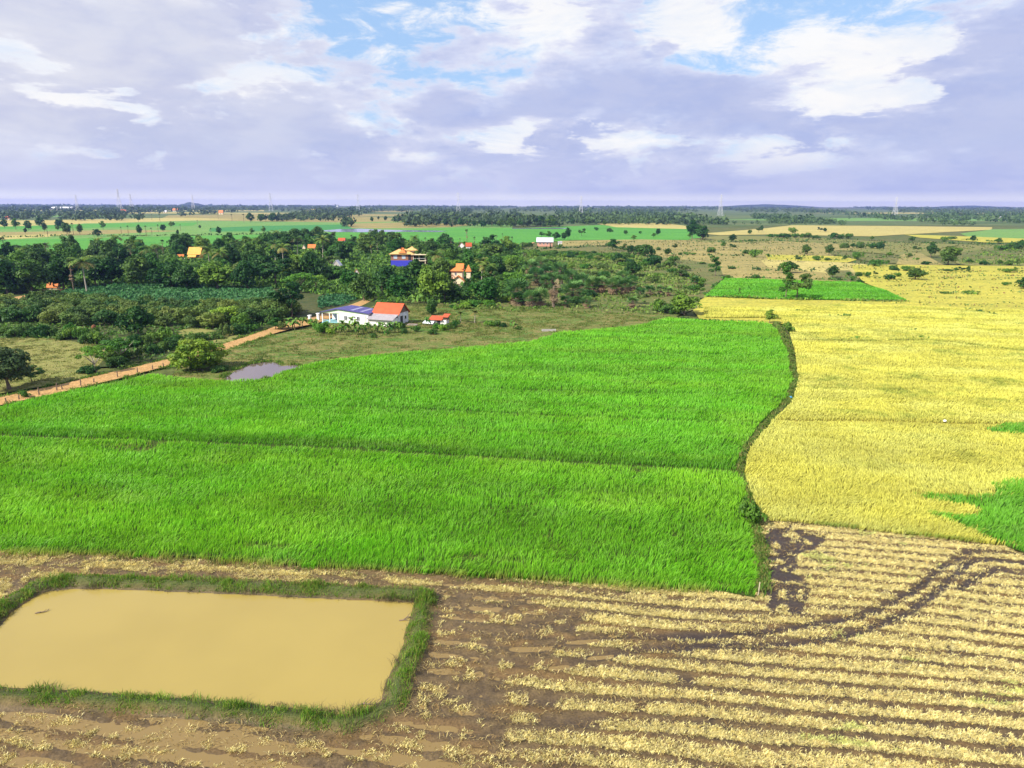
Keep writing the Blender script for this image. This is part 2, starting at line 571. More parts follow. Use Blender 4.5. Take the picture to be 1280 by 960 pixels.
field('green', [(-300, 350), (-300, 301), (20, 299.5), (160, 296.5), (330, 293), (420, 290.5), (560, 285), (650, 285), (760, 281), (868, 287), (880, 300), (800, 299.5), (720, 300), (650, 304), (620, 330), (300, 340)])
field('pale_yellow', [(745, 279.5), (830, 278.5), (868, 284), (868, 286.5), (770, 284)])
# the middle and right of the plain
field('tan', [(700, 301), (800, 299.2), (870, 300.5), (960, 298), (1010, 302), (1080, 340), (1070, 353), (900, 348), (880, 330), (800, 322), (700, 314)])
field('brown', [(640, 310), (760, 306), (800, 318), (900, 330), (905, 346), (880, 372), (830, 375), (780, 350), (640, 330)])
field('olive', [(860, 299), (900, 294.5), (1000, 296), (1100, 302), (1220, 306), (1500, 304), (1500, 316), (1260, 318), (1140, 320), (1050, 313), (960, 303), (880, 303)])
field('pale_yellow', [(878, 292), (960, 285), (990, 281.5), (1120, 282.5), (1240, 284), (1240, 287), (1130, 293), (1090, 295.5), (960, 293), (900, 294)])
field('pale_green', [(1200, 292), (1240, 286.5), (1500, 284), (1500, 297), (1300, 299), (1210, 296)])
field('yellow', [(1130, 293), (1210, 295.5), (1300, 299), (1500, 300), (1500, 304), (1230, 303), (1150, 297)])
field('tan', [(960, 301), (1040, 304), (1080, 311), (1000, 316), (950, 312)])
field('yellow', [(955, 318), (1040, 320), (1080, 322), (1060, 328), (960, 325)])
field('pale_yellow', [(950, 324), (1030, 327), (1080, 330), (1130, 340), (1040, 342), (960, 334)])
field('brown', [(1040, 313), (1140, 322), (1130, 330), (1080, 326), (1040, 318)])
field('tan', [(1125, 318), (1150, 316), (1180, 331), (1150, 332), (1120, 330)])
field('scrub', [(1190, 318), (1250, 308), (1500, 302), (1500, 340), (1285, 334), (1200, 331)])
field('olive', [(1192, 326), (1260, 323), (1500, 330), (1500, 340), (1285, 335), (1200, 331)])
field('yellow', [(1062, 331), (1130, 331), (1290, 333), (1500, 340), (1500, 405), (1150, 405), (880, 405), (862, 383), (884, 370), (1135, 377), (1078, 352)], amp=.5)
field('brown', [(1030, 338), (1062, 338), (1075, 352), (1045, 352)])
# middle left: grove floor, orchard, meadow, pasture, scrub
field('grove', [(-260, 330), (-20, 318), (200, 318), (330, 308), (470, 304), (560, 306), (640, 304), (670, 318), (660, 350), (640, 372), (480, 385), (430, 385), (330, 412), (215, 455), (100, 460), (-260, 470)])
field('scrub', [(470, 372), (560, 378), (640, 350), (660, 312), (800, 318), (880, 345), (872, 385), (840, 398), (700, 392), (560, 384)])
field('pasture', [(215, 470), (225, 452), (285, 437), (340, 419), (400, 408), (480, 378), (520, 383), (640, 384), (740, 389), (840, 395), (880, 402), (835, 402), (800, 410), (665, 430), (480, 447), (350, 470), (275, 484)])
field('meadow', [(-120, 425), (0, 423), (60, 423), (118, 431), (138, 442), (108, 472), (60, 482), (0, 492), (-120, 505)])
field('meadow', [(216, 414), (245, 410), (300, 418), (290, 428), (240, 430)])

# dirt road and the paths
M_dirt = ground_mat('dirt', (.42, .25, .10), (.36, .215, .085), (.45, .29, .13), .15, 1.2, fine=3.0, contrast=.8, bump=.06)
top_e = [(-60, 513), (0, 497), (62, 484), (134, 467), (190, 454), (219, 447), (250, 439), (281, 429.5), (310, 420), (334, 412), (350, 406), (385, 398), (420, 388), (440, 380.5), (462, 372)]
bot_e = [(468, 374), (455, 381), (432, 391), (400, 403), (350, 415), (334, 420), (310, 428), (285, 437), (255, 447), (219, 455.5), (190, 463), (134, 477), (62, 494), (0, 507), (-60, 524)]
sheet('road', gp(top_e + bot_e), .09, M_dirt, rough=(1.5, .22), seed=3)
sheet('path', gp([(-30, 381), (0, 375), (30, 369.5), (60, 364.5), (92, 358.5), (95, 360.5), (60, 368), (30, 374), (0, 380), (-30, 387)]), .09, M_dirt, rough=(2, .3), seed=4)
sheet('path', gp([(640, 311), (648, 306.5), (668, 302.5), (668, 303.6), (652, 309), (642, 313)]), .095, M_dirt)

# water: the lake far off and the little roadside pool
def water_mat(name, c, rough=.06, spec=.5, bump=.02, scale=1.5):
    m, nt, b = new_mat(name)
    g = nd(nt, 'ShaderNodeNewGeometry')
    n = noise_out(nt, g.outputs['Position'], scale, 4, .6); n2 = noise_out(nt, g.outputs['Position'], .12, 3, .5)
    k = mixrgb(nt, ramp(nt, n2, .3, .7), c, tuple(x * .93 for x in c))
    nt.links.new(k, b.inputs['Base Color'])
    b.inputs['Roughness'].default_value = rough; b.inputs['Specular IOR Level'].default_value = spec
    bp = nd(nt, 'ShaderNodeBump', Strength=bump, Distance=.1); nt.links.new(n, bp.inputs['Height']); nt.links.new(bp.outputs[0], b.inputs['Normal'])
    return m


M_lake = water_mat('lake_water', (.20, .22, .30), .12)
sheet('lake', gp([(398, 288.5), (425, 286.4), (452, 286.0), (480, 287.2), (545, 288.3), (560, 289), (545, 290), (500, 289.8), (450, 290.3), (415, 290)]), .09, M_lake)
sheet('lake', gp([(640, 285.2), (700, 285.0), (715, 285.6), (700, 286.3), (640, 286.0)]), .095, M_lake)
M_pool = water_mat('pool_water', (.13, .09, .085), .04, 1.0)
POOL = gp([(280, 472), (296, 463), (312, 456), (330, 453), (345, 454), (352, 458), (372, 457), (380, 460), (350, 470), (300, 480), (280, 478)])
sheet('pond', POOL, .09, M_pool, rough=(1.2, .25), seed=9)

# ------------------------------------------------------------------ green paddy
TOP_Z = .75
GREEN_TOP = [(0, 507), (62, 493), (134, 479), (187, 467), (212, 470), (281, 475), (334, 473), (344, 466), (400, 450.5), (478, 442), (587, 432.5), (665, 426), (697, 415), (769, 409), (800, 405), (835, 396.5), (880, 400), (958, 402.5)]
GREEN_RIGHT = [(970, 412), (983, 442), (990, 474), (981, 499), (950, 530), (926, 561), (919, 586), (929, 604), (937, 645), (940, 690), (944, 716), (943, 745)]
GREEN_BOT = [(880, 741), (800, 737.5), (700, 729), (603, 723), (500, 717), (400, 712), (300, 705), (200, 699), (100, 695), (0, 692), (-120, 688), (-200, 686)]
GREEN = roughen(gp(GREEN_TOP, .6) + gp(GREEN_RIGHT, .25) + gp(GREEN_BOT, .1) + gp([(-200, 560), (-140, 540)], .6), .9, .45, 17)
LINE = gp([(-150, 536), (0, 542), (150, 547), (300, 553), (400, 557), (560, 567), (700, 575), (800, 580.5), (920, 587)], .6)
LINE2 = gp([(330, 472), (480, 481), (620, 484), (800, 489), (985, 494)], .7)
LINE3 = gp([(360, 505), (560, 510), (700, 518), (975, 527)], .7)
LINE4 = gp([(700, 416), (760, 421), (830, 436), (900, 442)], .7)
HOLES = [gp([p], .5)[0] + (r, s) for p, r, s in (((150, 557), .9, 2.2), ((196, 553), 1.0, 1.5), ((172, 560), 1.2, 2.2), ((322, 681), .45, 1.5), ((350, 683), .4, 1.0), ((585, 694), .4, 1.3), ((640, 699), .35, 1.2), ((688, 661), .55, .35), ((686, 668), .5, .25), ((845, 667), .6, .3), ((800, 588), .7, 1.0), ((716, 704), .3, .9), ((665, 631), .25, 1.0), ((255, 691), .35, 2.2), ((75, 549), .5, .8), ((520, 700), .4, 1.5), ((905, 730), .5, .4))]
M_rice = leaf_mat('rice_leaf', .48, 0.0, .5, .3)
M_under = ground_mat('paddy_floor', (.035, .075, .010), (.05, .085, .014), (.06, .06, .02), .12, .8, fine=5)


def hole_w(x, y):
    w = np.zeros(np.shape(x))
    for hx, hy, ry, rx in HOLES:
        w = np.maximum(w, np.exp(-(((x - hx) / rx) ** 2 + ((y - hy) / ry) ** 2) * 1.0))
    return w


U_ROW = np.array([7.06, -1.0]) / 7.13
V_ROW = np.array([1.0, 7.06]) / 7.13


def crop(name, poly, label, base_dens, z0, hgt, colours, weights, tip, lines=(), holes=False, lean0=.45, wind=(.75, .35), wmul=1.0, thin=1.25, banding=.12, mat=None, yellow=(.30, .05, .2)):
    P = np.array(poly); lo = P.min(0); hi = P.max(0)
    # density falls off with the distance: candidates by strips
    X = []; Y = []
    ys = np.geomspace(max(lo[1], 40), hi[1], 14)
    for a, b in zip(ys[:-1], ys[1:]):
        d = base_dens * (60.0 / ((a + b) / 2)) ** thin
        n = int(d * (b - a) * (hi[0] - lo[0]))
        x = rng.uniform(lo[0], hi[0], n); y = rng.uniform(a, b, n)
        k = inside(x, y, poly); X.append(x[k]); Y.append(y[k])
    x = np.concatenate(X); y = np.concatenate(Y)
    v = x * V_ROW[0] + y * V_ROW[1]; u = x * U_ROW[0] + y * U_ROW[1]
    big = fbm(x / 7, y / 7, 3, 4); band = fbm(u / 45, v / 2.6, 11, 3); sm = fbm(x / 1.1, y / 1.1, 5, 3)
    keep = np.ones(len(x), bool); low = np.zeros(len(x))
    for L, wdt in lines:
        dl = dist_line(x, y, L); low = np.maximum(low, np.exp(-(dl / wdt) ** 2))
    hw = hole_w(x, y) * np.clip((fbm(x / .55, y / .55, 143, 3) - .22) * 2.6, 0, 1) if holes else np.zeros(len(x))
    keep &= rng.uniform(0, 1, len(x)) > np.maximum(hw * 1.35, low * .97)
    x, y, big, band, sm, low, hw, u, v = (a[keep] for a in (x, y, big, band, sm, low, hw, u, v))
    n = len(x); d = np.hypot(x, y)
    h = hgt * (1 + .55 * (sm - .5) + banding * 2 * (band - .5) + .5 * (big - .5)) * rng.uniform(.8, 1.12, n) * (1 - .35 * low) * (1 - .4 * hw)
    ang = math.atan2(wind[1], wind[0]) + (fbm(x / 4, y / 4, 21, 3) - .5) * 3.4 + rng.normal(0, .55, n)
    ld = np.stack([np.cos(ang), np.sin(ang)], 1)
    lean = np.clip(lean0 + np.clip((fbm(x / 5, y / 3, 142, 3) - .58) * 4, 0, .3) + .5 * (fbm(x / 2.2, y / 2.2, 31, 3) - .5) + rng.normal(0, .16, n), .03, 1.2)
    w = np.clip(.045 * d / 60, .035, .2) * rng.uniform(.7, 1.4, n) * wmul
    c = pal(colours, n, weights) * (1 + .5 * (band - .5) + .32 * (big - .5))[:, None]
    yl = np.clip((fbm(x / 11 + 3, y / 6, 141, 4) - .46) * 3.2, 0, 1)[:, None]
    c = c * (1 + yl * np.array(yellow))
    tp = np.array(tip) * (1 + .5 * (band - .5) + .25 * (big - .5))[:, None] * rng.uniform(.8, 1.25, n)[:, None] * (1 + yl * np.array(yellow) * .85)
    dry_ = (np.clip(hw * 1.6 - .25, 0, .85) * (rng.uniform(0, 1, n) < .6))[:, None]
    c = c * (1 - dry_) + np.array((.26, .21, .07)) * dry_; tp = tp * (1 - dry_) + np.array((.24, .24, .05)) * dry_
    return x, y, h, ld, lean, w, c, tp, u, v, low, big


x, y, h, ld, lean, w, c, tp, u, v, low, big = crop('rice', GREEN, '', 62, .25, .62, [(.085, .34, .010), (.12, .41, .013), (.055, .26, .009), (.16, .43, .02)], [.35, .35, .16, .14], (.20, .53, .026), [(LINE, .6), (LINE2, .35), (LINE3, .35), (LINE4, .45)], True)
lower = v < (np.interp(x, [p[0] for p in LINE], [p[0] * V_ROW[0] + p[1] * V_ROW[1] for p in LINE]))
c[lower] = c[lower] * (1.16, 1.06, 1.0); tp[lower] = tp[lower] * (1.16, 1.05, 1.0)
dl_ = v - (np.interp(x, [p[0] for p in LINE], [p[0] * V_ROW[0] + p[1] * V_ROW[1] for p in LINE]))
dk_ = (np.exp(-((dl_ - 1.6) / 1.5) ** 2) * .38 * (dl_ > 0))[:, None]      # blade colour darkened in a band along the upper side of the inner bund
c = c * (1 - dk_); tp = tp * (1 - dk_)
dryb = np.clip((fbm(u / 30, v / 1.6, 77, 3) - .60) * 5, 0, .5)[:, None] * (~lower)[:, None]
c = c * (1 - dryb) + np.array((.16, .22, .03)) * dryb
# the yellowed foot of the crop along its near edge
EDGE = gp(GREEN_BOT, .1)
de = dist_line(x, y, EDGE)
k = np.clip(1.25 - de / .75, 0, 1) * (fbm(x / 1.3, y / 1.3, 41, 2) > .33)
k = (k * rng.uniform(.4, 1.0, len(x)))[:, None]
dry = np.array([(.42, .34, .10)])
c = c * (1 - k) + dry * k; tp = tp * (1 - k * .8) + np.array([(.30, .34, .06)]) * k * .8
h = h * (1 - .35 * k[:, 0])
z0 = np.where(de < .8, .05, .22)
h = h + np.where(de < .8, .15, 0)
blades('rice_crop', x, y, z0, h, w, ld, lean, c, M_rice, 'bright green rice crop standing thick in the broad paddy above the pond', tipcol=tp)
inner = []
GREEN_C = np.array(GREEN).mean(0)
sheet('paddy_soil', gp(GREEN_TOP, .5) + gp(GREEN_RIGHT, .25) + gp([(p[0], p[1] - 5) for p in GREEN_BOT], .1) + gp([(-200, 560), (-140, 540)], .5), .16, M_under)

# the bright paddy beside the twin trees
PAD2_PX = [(882, 369.5), (893, 359), (906, 347.5), (960, 349), (1000, 350), (1073, 352.5), (1105, 362), (1133, 374.5), (1040, 374), (960, 372.5)]
PAD2 = gp(PAD2_PX, .4)
x, y, h, ld, lean, w, c, tp, u, v, low, big = crop('rice', PAD2, '', 60, .25, .55, [(.08, .34, .012), (.11, .40, .015), (.06, .29, .012)], [.4, .4, .2], (.15, .46, .025), thin=1.5, wmul=1.3)
blades('rice_crop', x, y, np.full(len(x), .2), h, w, ld, lean, c, M_rice, 'bright green young rice in the small paddy around the twin trees', tipcol=tp)
sheet('paddy_soil', PAD2, .2, M_under)

# ripe rice
M_ripe = leaf_mat('ripe_rice', .3, 0.0, .6, .2)
M_under_y = ground_mat('ripe_floor', (.30, .24, .035), (.25, .22, .035), (.17, .18, .03), .1, .9, fine=5)
RIPE_LEFT = [(976, 398), (988, 418), (995, 445), (998, 474), (991, 501), (963, 530), (938, 560), (930, 590), (938, 618), (953, 640), (962, 650)]
RIPE_BOT = [(1000, 655), (1080, 664), (1160, 673), (1211, 679), (1245, 683), (1290, 688), (1400, 702)]
RIPE = gp([(880, 383), (960, 384), (1060, 379), (1200, 385), (1400, 390)], .5) + gp(RIPE_BOT[::-1], .1) + gp(RIPE_LEFT[::-1], .25) + gp([(955, 396), (880, 396)], .4)
PATCH1 = gp([(1139, 614), (1180, 615.5), (1247, 614), (1238, 602), (1290, 599), (1400, 596), (1400, 705), (1300, 688), (1249, 674), (1211, 658), (1180, 646), (1157, 638), (1221, 642), (1225, 633), (1208, 628), (1161, 622)], .6)
PATCH2 = gp([(1233, 533), (1246, 530), (1300, 528), (1400, 527), (1400, 543), (1290, 541), (1239, 538)], .6)
GL1 = gp([(975, 524), (1100, 525), (1180, 527.5), (1290, 529), (1400, 531)], .5)
GL2 = gp([(1000, 424), (1080, 425), (1160, 424), (1200, 428), (1300, 440)], .5)
x, y, h, ld, lean, w, c, tp, u, v, low, big = crop('ripe', RIPE, '', 95, .25, .55, [(.44, .41, .05), (.54, .51, .08), (.28, .30, .04), (.62, .60, .16)], [.34, .34, .20, .12], (.57, .56, .10), [(GL1, .65), (GL2, .8)], lean0=.75, wind=(.5, .6), wmul=.95, banding=.05, yellow=(.06, .10, .5))
jx, jy = x + rng.normal(0, .35, len(x)) + (fbm(x / 1.2, y / 1.2, 61, 2) - .5) * 2.2, y + rng.normal(0, .5, len(x)) + (fbm(x / 1.2, y / 1.2, 62, 2) - .5) * 2.2
out = ~(inside(jx, jy, PATCH1) | inside(jx, jy, PATCH2))
g = np.clip((fbm(x / 7 + 5, y / 3.5, 51, 4) - .55) * 4, 0, .6) * np.clip((fbm(x / 1.5, y / 1.2, 52, 3) - .25) * 2.2, 0, 1) * np.clip((y - 60) / 40, .3, 1.2)
g = np.maximum(g, .9 * np.exp(-(dist_line(x, y, GL2) / 1.3) ** 2) * (fbm(x / 3, y / 3, 8, 2) > .38))
g = np.clip(g, 0, .9)[:, None]
c = c * (1 - g) + np.array((.15, .22, .03)) * g; tp = tp * (1 - g) + np.array((.24, .30, .04)) * g
sp_ = (rng.uniform(0, 1, len(x)) < .11)
c[sp_] *= .62; tp[sp_] *= .68
de = dist_line(x, y, gp(RIPE_BOT, .1)); k = np.clip(1 - de / .45, 0, .8)[:, None] * (fbm(x / 1.7, y / 1.7, 13, 2) > .45)[:, None]
c = c * (1 - k) + np.array((.10, .19, .025)) * k; tp = tp * (1 - k) + np.array((.18, .28, .04)) * k
blades('ripe_rice_crop', x[out], y[out], np.full(out.sum(), .18), h[out], w[out], ld[out], lean[out], c[out], M_ripe, 'golden ripe rice crop in the fields beyond the curved bund', tipcol=tp[out])
sheet('ripe_field_soil', gp([(880, 383), (960, 384), (1060, 379), (1200, 385), (1400, 390)], .2) + gp([(p[0], p[1] - 4) for p in RIPE_BOT[::-1]], .2) + gp(RIPE_LEFT[::-1], .2) + gp([(955, 396), (880, 396)], .2), .13, M_under_y)
for PT, lab in ((PATCH1, 'fresh green rice growing back among the ripe field, the large patch'), (PATCH2, 'fresh green rice, small strip beyond the large green patch in the ripe field')):
    PT = roughen(PT, 1.0, .9, 5)
    x, y, h, ld, lean, w, c, tp, u, v, low, big = crop('rice', PT, '', 60, .25, .6, [(.10, .33, .02), (.14, .38, .025), (.07, .27, .016)], [.4, .3, .3], (.19, .47, .035))
    blades('rice_crop', x, y, np.full(len(x), .2), h, w, ld, lean, c, M_rice, lab, tipcol=tp)
    sheet('paddy_soil', PT, .17, M_under)

# ------------------------------------------------------------------ pond, mud and straw
POND_PX = [(-95, 852), (-80, 846), (0, 783), (12, 767), (47, 744), (62, 739), (92, 735.5), (150, 737), (300, 743), (400, 748), (470, 751), (519, 752.5), (512, 775), (503, 810), (484, 850), (478, 876), (462, 886), (437, 893), (415, 892), (360, 885), (312, 879), (219, 872), (125, 866), (60, 861), (0, 859)]
WATER_Z = -.09
POND = roughen(gp(POND_PX, WATER_Z), .6, .14, 2)
M_pond = water_mat('pond_water', (.325, .247, .066), .10, .30, .03, 2.5)
sheet('pond', [(p[0] * 1.0, p[1]) for p in roughen(gp(POND_PX, WATER_Z), 3, 0)], WATER_Z, M_pond)
bpy.data.objects['pond.001'].scale = (1, 1, 1)
PUD = gp([(-160, 980), (-160, 690), (0, 692), (560, 722), (770, 760), (760, 980)], 0)

res = .14
gx = np.arange(-46, 66, res); gy = np.arange(26.5, 86, res)
GX, GY = np.meshgrid(gx, gy)
MUDP = gp([(-200, 1010), (-200, 684), (0, 690), (200, 696), (400, 709), (603, 721), (800, 735), (944, 742), (941, 690), (932, 640), (962, 648), (1080, 662), (1245, 681), (1400, 698), (1460, 720), (1460, 1010)], 0)
ins = inside(GX, GY, roughen(MUDP, 2, .1))
dp_ = dist_line(GX, GY, POND, True); inp = inside(GX, GY, POND)
V_ = GX * V_ROW[0] + GY * V_ROW[1]; U_ = GX * U_ROW[0] + GY * U_ROW[1]
WARP = lambda x, y: (fbm(x / 14, y / 9, 61, 2) - .5) * 1.3
ROW = 1.52
ph = (V_ + WARP(GX, GY)) / ROW
T1 = gp([(1290, 690), (1255, 691), (1224, 688), (1211, 690), (1177, 710), (1139, 741), (1114, 754), (1074, 771), (1005, 783), (958, 791), (880, 795), (760, 796), (700, 806), (640, 812)])
T2 = gp([(1290, 706), (1240, 699), (1211, 703), (1170, 741), (1139, 763), (1099, 782), (1052, 797), (974, 807), (880, 808), (800, 812), (740, 822), (690, 835)])
T3 = gp([(1290, 722), (1250, 712), (1222, 720), (1200, 735)])
T4 = gp([(600, 722), (700, 735), (800, 752), (900, 768), (960, 775)])
DARK = gp([(961, 662), (985, 655), (1032, 670), (1000, 692), (990, 716), (1011, 742), (1007, 765), (964, 767), (950, 735), (955, 690)])
dt = np.minimum(np.minimum(dist_line(GX, GY, T1), dist_line(GX, GY, T2)), dist_line(GX, GY, T3))
f1 = fbm(GX / 2.2, GY / 1.4, 71, 4); f2 = fbm(GX / .5, GY / .4, 72, 3); f3 = fbm(GX / 9, GY / 6, 73, 3)
Z = .10 * (f1 - .5) + .09 * (f2 - .5) + .05 * np.cos(ph * 2 * math.pi) - .11 * np.exp(-(dt / .33) ** 2) + .05 * np.exp(-((dt - .7) / .3) ** 2)
px_, py_ = pix(GX, GY, np.zeros_like(GX))
left = np.clip((740 - px_) / 170, 0, 1) * np.clip((py_ - 700) / 40, 0, 1)
Z -= .055 * left + .30 * left * np.clip(f3 - .46, 0, 1)
ridge = np.exp(-((dp_ - .95) / .65) ** 2) * .42 * (~inp) * (.75 + .5 * fbm(GX / 3, GY / 3, 74, 2))
Z = Z + ridge
Z = np.where(inp, WATER_Z - .5 * np.clip(dp_ / 1.5, 0, 1) - .02, Z)
Z = np.where(~inp & (dp_ < .5), np.maximum(Z * (dp_ / .5), WATER_Z - .06 + .3 * dp_), Z)
bund = np.exp(-(dist_line(GX, GY, gp(GREEN_BOT, 0)) / .5) ** 2)
Z += .06 * bund
zmap = Z
wetm = np.clip(.55 - Z * 6 + (f1 - .5) * .8, 0, 1)
wetm = np.maximum(wetm, np.exp(-(dt / .5) ** 2)); wetm = np.maximum(wetm, inside(GX, GY, roughen(DARK, .8, .8, 8)) * .95)
mudc = np.zeros(GX.shape + (3,))
A = np.array((.165, .115, .052)); B = np.array((.068, .047, .024)); Cc = np.array((.044, .033, .029))
t = np.clip(f2 * 1.3 - .15, 0, 1)[..., None]
mudc = A * t + B * (1 - t)
wr = (wetm * np.clip((px_ - 560) / 300, .25, 1))[..., None]
mudc = mudc * (1 - wr) + Cc * wr * (.8 + .4 * f1[..., None])
rust = np.clip((fbm(GX / 3.3, GY / 1.1, 75, 4) - .52) * 4, 0, .6)[..., None] * (1 - wr)
mudc = mudc * (1 - rust) + np.array((.16, .095, .035)) * rust
# grass mat on the bank
gb = np.clip(np.exp(-((dp_ - .8) / .6) ** 2), 0, 1)[..., None] * (~inp)[..., None]
mudc = mudc * (1 - gb * .8) + np.array((.05, .08, .02)) * gb * .85
idx = -np.ones(GX.shape, np.int64)
cell = ins[:-1, :-1] & ins[1:, :-1] & ins[:-1, 1:] & ins[1:, 1:]
deep = inp & (dp_ > 1.5)
cell &= ~(deep[:-1, :-1] & deep[1:, 1:])
use = np.zeros(GX.shape, bool)
use[:-1, :-1] |= cell; use[1:, :-1] |= cell; use[:-1, 1:] |= cell; use[1:, 1:] |= cell
idx[use] = np.arange(use.sum())
F = np.stack([idx[:-1, :-1][cell], idx[:-1, 1:][cell], idx[1:, 1:][cell], idx[1:, :-1][cell]], 1)
M_mud, nt, b = new_mat('mud')
a_ = nd(nt, 'ShaderNodeAttribute', attribute_name='Col'); wt = nd(nt, 'ShaderNodeAttribute', attribute_name='wet')
g = nd(nt, 'ShaderNodeNewGeometry')
n3 = noise_out(nt, g.outputs['Position'], 7, 5, .7); n4 = noise_out(nt, g.outputs['Position'], 2.2, 5, .65)
cx = mixrgb(nt, 1.0, a_.outputs['Color'], mixrgb(nt, ramp(nt, n3, .3, .7), (.65, .65, .65), (1.3, 1.3, 1.3)), 'MULTIPLY')
nt.links.new(cx, b.inputs['Base Color'])
rr = nd(nt, 'ShaderNodeMapRange'); nt.links.new(wt.outputs['Fac'], rr.inputs[0]); rr.inputs[3].default_value = .9; rr.inputs[4].default_value = .36
nt.links.new(rr.outputs[0], b.inputs['Roughness'])
b.inputs['Specular IOR Level'].default_value = .2
bp = nd(nt, 'ShaderNodeBump', Strength=.5, Distance=.12); nt.links.new(n3, bp.inputs['Height']); nt.links.new(bp.outputs[0], b.inputs['Normal'])
me = np_mesh('mud', np.stack([GX[use], GY[use], Z[use]], 1), [F], M_mud, mudc[use], wetm[use], True)
mo = link('mud', me); mo['kind'] = 'structure'
# muddy water lying in the ruts and hollows
M_pud = water_mat('puddle_water', (.215, .150, .060), .12, .16, .03, 3.0)
sheet('water', PUD, -.096, M_pud)


def hmap(x, y):
    i = np.clip(((y - gy[0]) / res).astype(int), 0, len(gy) - 1); j = np.clip(((x - gx[0]) / res).astype(int), 0, len(gx) - 1)
    return zmap[i, j]


# straw: rows of cut stalks left by the harvester
M_straw = leaf_mat('straw', .25, 0.0, .65, .2)
x, y = scatter(MUDP, 120)
pxs, pys = pix(x, y, 0 * x)
inside_view = (pys < 985) & (pxs > -130) & (pxs < 1420)
x, y, pxs, pys = x[inside_view], y[inside_view], pxs[inside_view], pys[inside_view]
dp2 = dist_line(x, y, POND, True); inp2 = inside(x, y, POND)
v = x * V_ROW[0] + y * V_ROW[1] + WARP(x, y); u = x * U_ROW[0] + y * U_ROW[1]
fr = (v / ROW) % 1.0
rowi = np.floor(v / ROW)
width_r = .295 + .10 * (_hash(rowi, rowi * 0, 5) - .3)
core = np.exp(-(np.abs(fr - .5 + (fbm(u / 1.6, v / .6, 89, 2) - .5) * .12) / width_r) ** 5)
gap = fbm(u / 2.6, rowi * 3.7, 81, 3)
side = np.clip((pxs - 590) / 190, 0, 1)
zone_l = gp([(540, 735), (640, 740), (730, 775), (690, 820), (630, 850), (640, 900), (600, 990), (470, 990), (500, 900), (548, 760)])
cov = np.where(pxs > 900, 1.0, .45 + .55 * side)
thr = np.where(pxs > 880, .10, .20 + .20 * (1 - side))
dens = core * cov * np.clip((gap - thr) * 6, 0, 1)
dens = np.where(inside(x, y, zone_l), .45 * np.clip((fbm(x / .9, y / .7, 83, 3) - .60) * 9, 0, 1), dens)
botl = (pys > 868) & (pxs < 520)
dens = np.where(botl, .75 * core ** .5 * np.clip((fbm(x / .8, y / .55, 84, 3) - .52) * 7, 0, 1), dens)
topl = (pys < 760) & (pxs < 110)
dens = np.where(topl, .9 * np.clip((fbm(x / .8, y / .8, 85, 3) - .5) * 8, 0, 1), dens)
strip = dist_line(x, y, gp([(-150, 698), (0, 702), (200, 708), (400, 719), (545, 730), (700, 741), (940, 757)], 0))
dens = np.maximum(dens, np.exp(-(strip / .42) ** 4) * np.clip((fbm(x / 2.2, y / 2, 86, 3) - .36) * 6, 0, 1))
far_r = (pys < 790) & (pxs > 955)
dens = np.where(far_r, np.maximum(dens, .12), dens)
dens *= 1 - .96 * np.clip(1.25 * np.exp(-(np.minimum(np.minimum(dist_line(x, y, T1), dist_line(x, y, T2)), dist_line(x, y, T3)) / .55) ** 2), 0, 1)
dens *= 1 - .7 * np.exp(-(dist_line(x, y, T4) / .35) ** 2)
smear = np.exp(-(np.minimum(dist_line(x, y, T1), dist_line(x, y, T2)) / .95) ** 4) * np.clip((980 - pxs) / 120, 0, 1)
dens *= 1 - .75 * smear * (fbm(x / 1.5, y / .5, 88, 3) > .42)
indark = inside(x, y, roughen(DARK, .8, 1.3, 8))
dens = np.where(indark, .6 * np.clip((fbm(x / .8, y / .7, 87, 3) - .60) * 9, 0, 1), dens)
dens = np.where(dp2 < 2.2, 0, dens); dens[inp2] = 0
k = rng.uniform(0, 1, len(x)) < dens
# every cut hill of rice is a tuft: blades fan out from its foot
per = 8
x, y, fr, pxs, pys = (np.repeat(a[k], per) for a in (x, y, fr, pxs, pys))
tuft_h = np.repeat(rng.uniform(.55, 1.35, k.sum()), per); tuft_c = np.repeat(rng.normal(1, .16, k.sum()), per)
n = len(x)
ox, oy = rng.normal(0, .055, n), rng.normal(0, .05, n)
x = x + ox; y = y + oy
cl = fbm(x / .45, y / .45, 91, 2)
hgt = .20 * rng.uniform(.55, 1.2, n) * (.65 + .7 * cl) * tuft_h
ang = np.arctan2(oy - .05, ox + .045) + rng.normal(0, .5, n)
ld = np.stack([np.cos(ang), np.sin(ang)], 1)
lean = np.clip(np.hypot(ox, oy) * 6 + rng.normal(.38, .26, n), .1, 1.2)
c = pal([(.76, .67, .28), (.84, .76, .40), (.62, .51, .18), (.70, .64, .26), (.34, .24, .08)], n, [.32, .28, .18, .14, .08]) * (.8 + .4 * cl)[:, None] * tuft_c[:, None]
gy_ = (fbm(x / 3, y / 2, 93, 3) > .70) & (pxs > 1000)
c[gy_] = c[gy_] * (.85, .98, .8)
blades('straw', x, y, hmap(x, y) - .02, hgt, .030 * rng.uniform(.7, 1.5, n), ld, lean, c, M_straw, 'pale straw stubble lying in rows across the harvested muddy field')

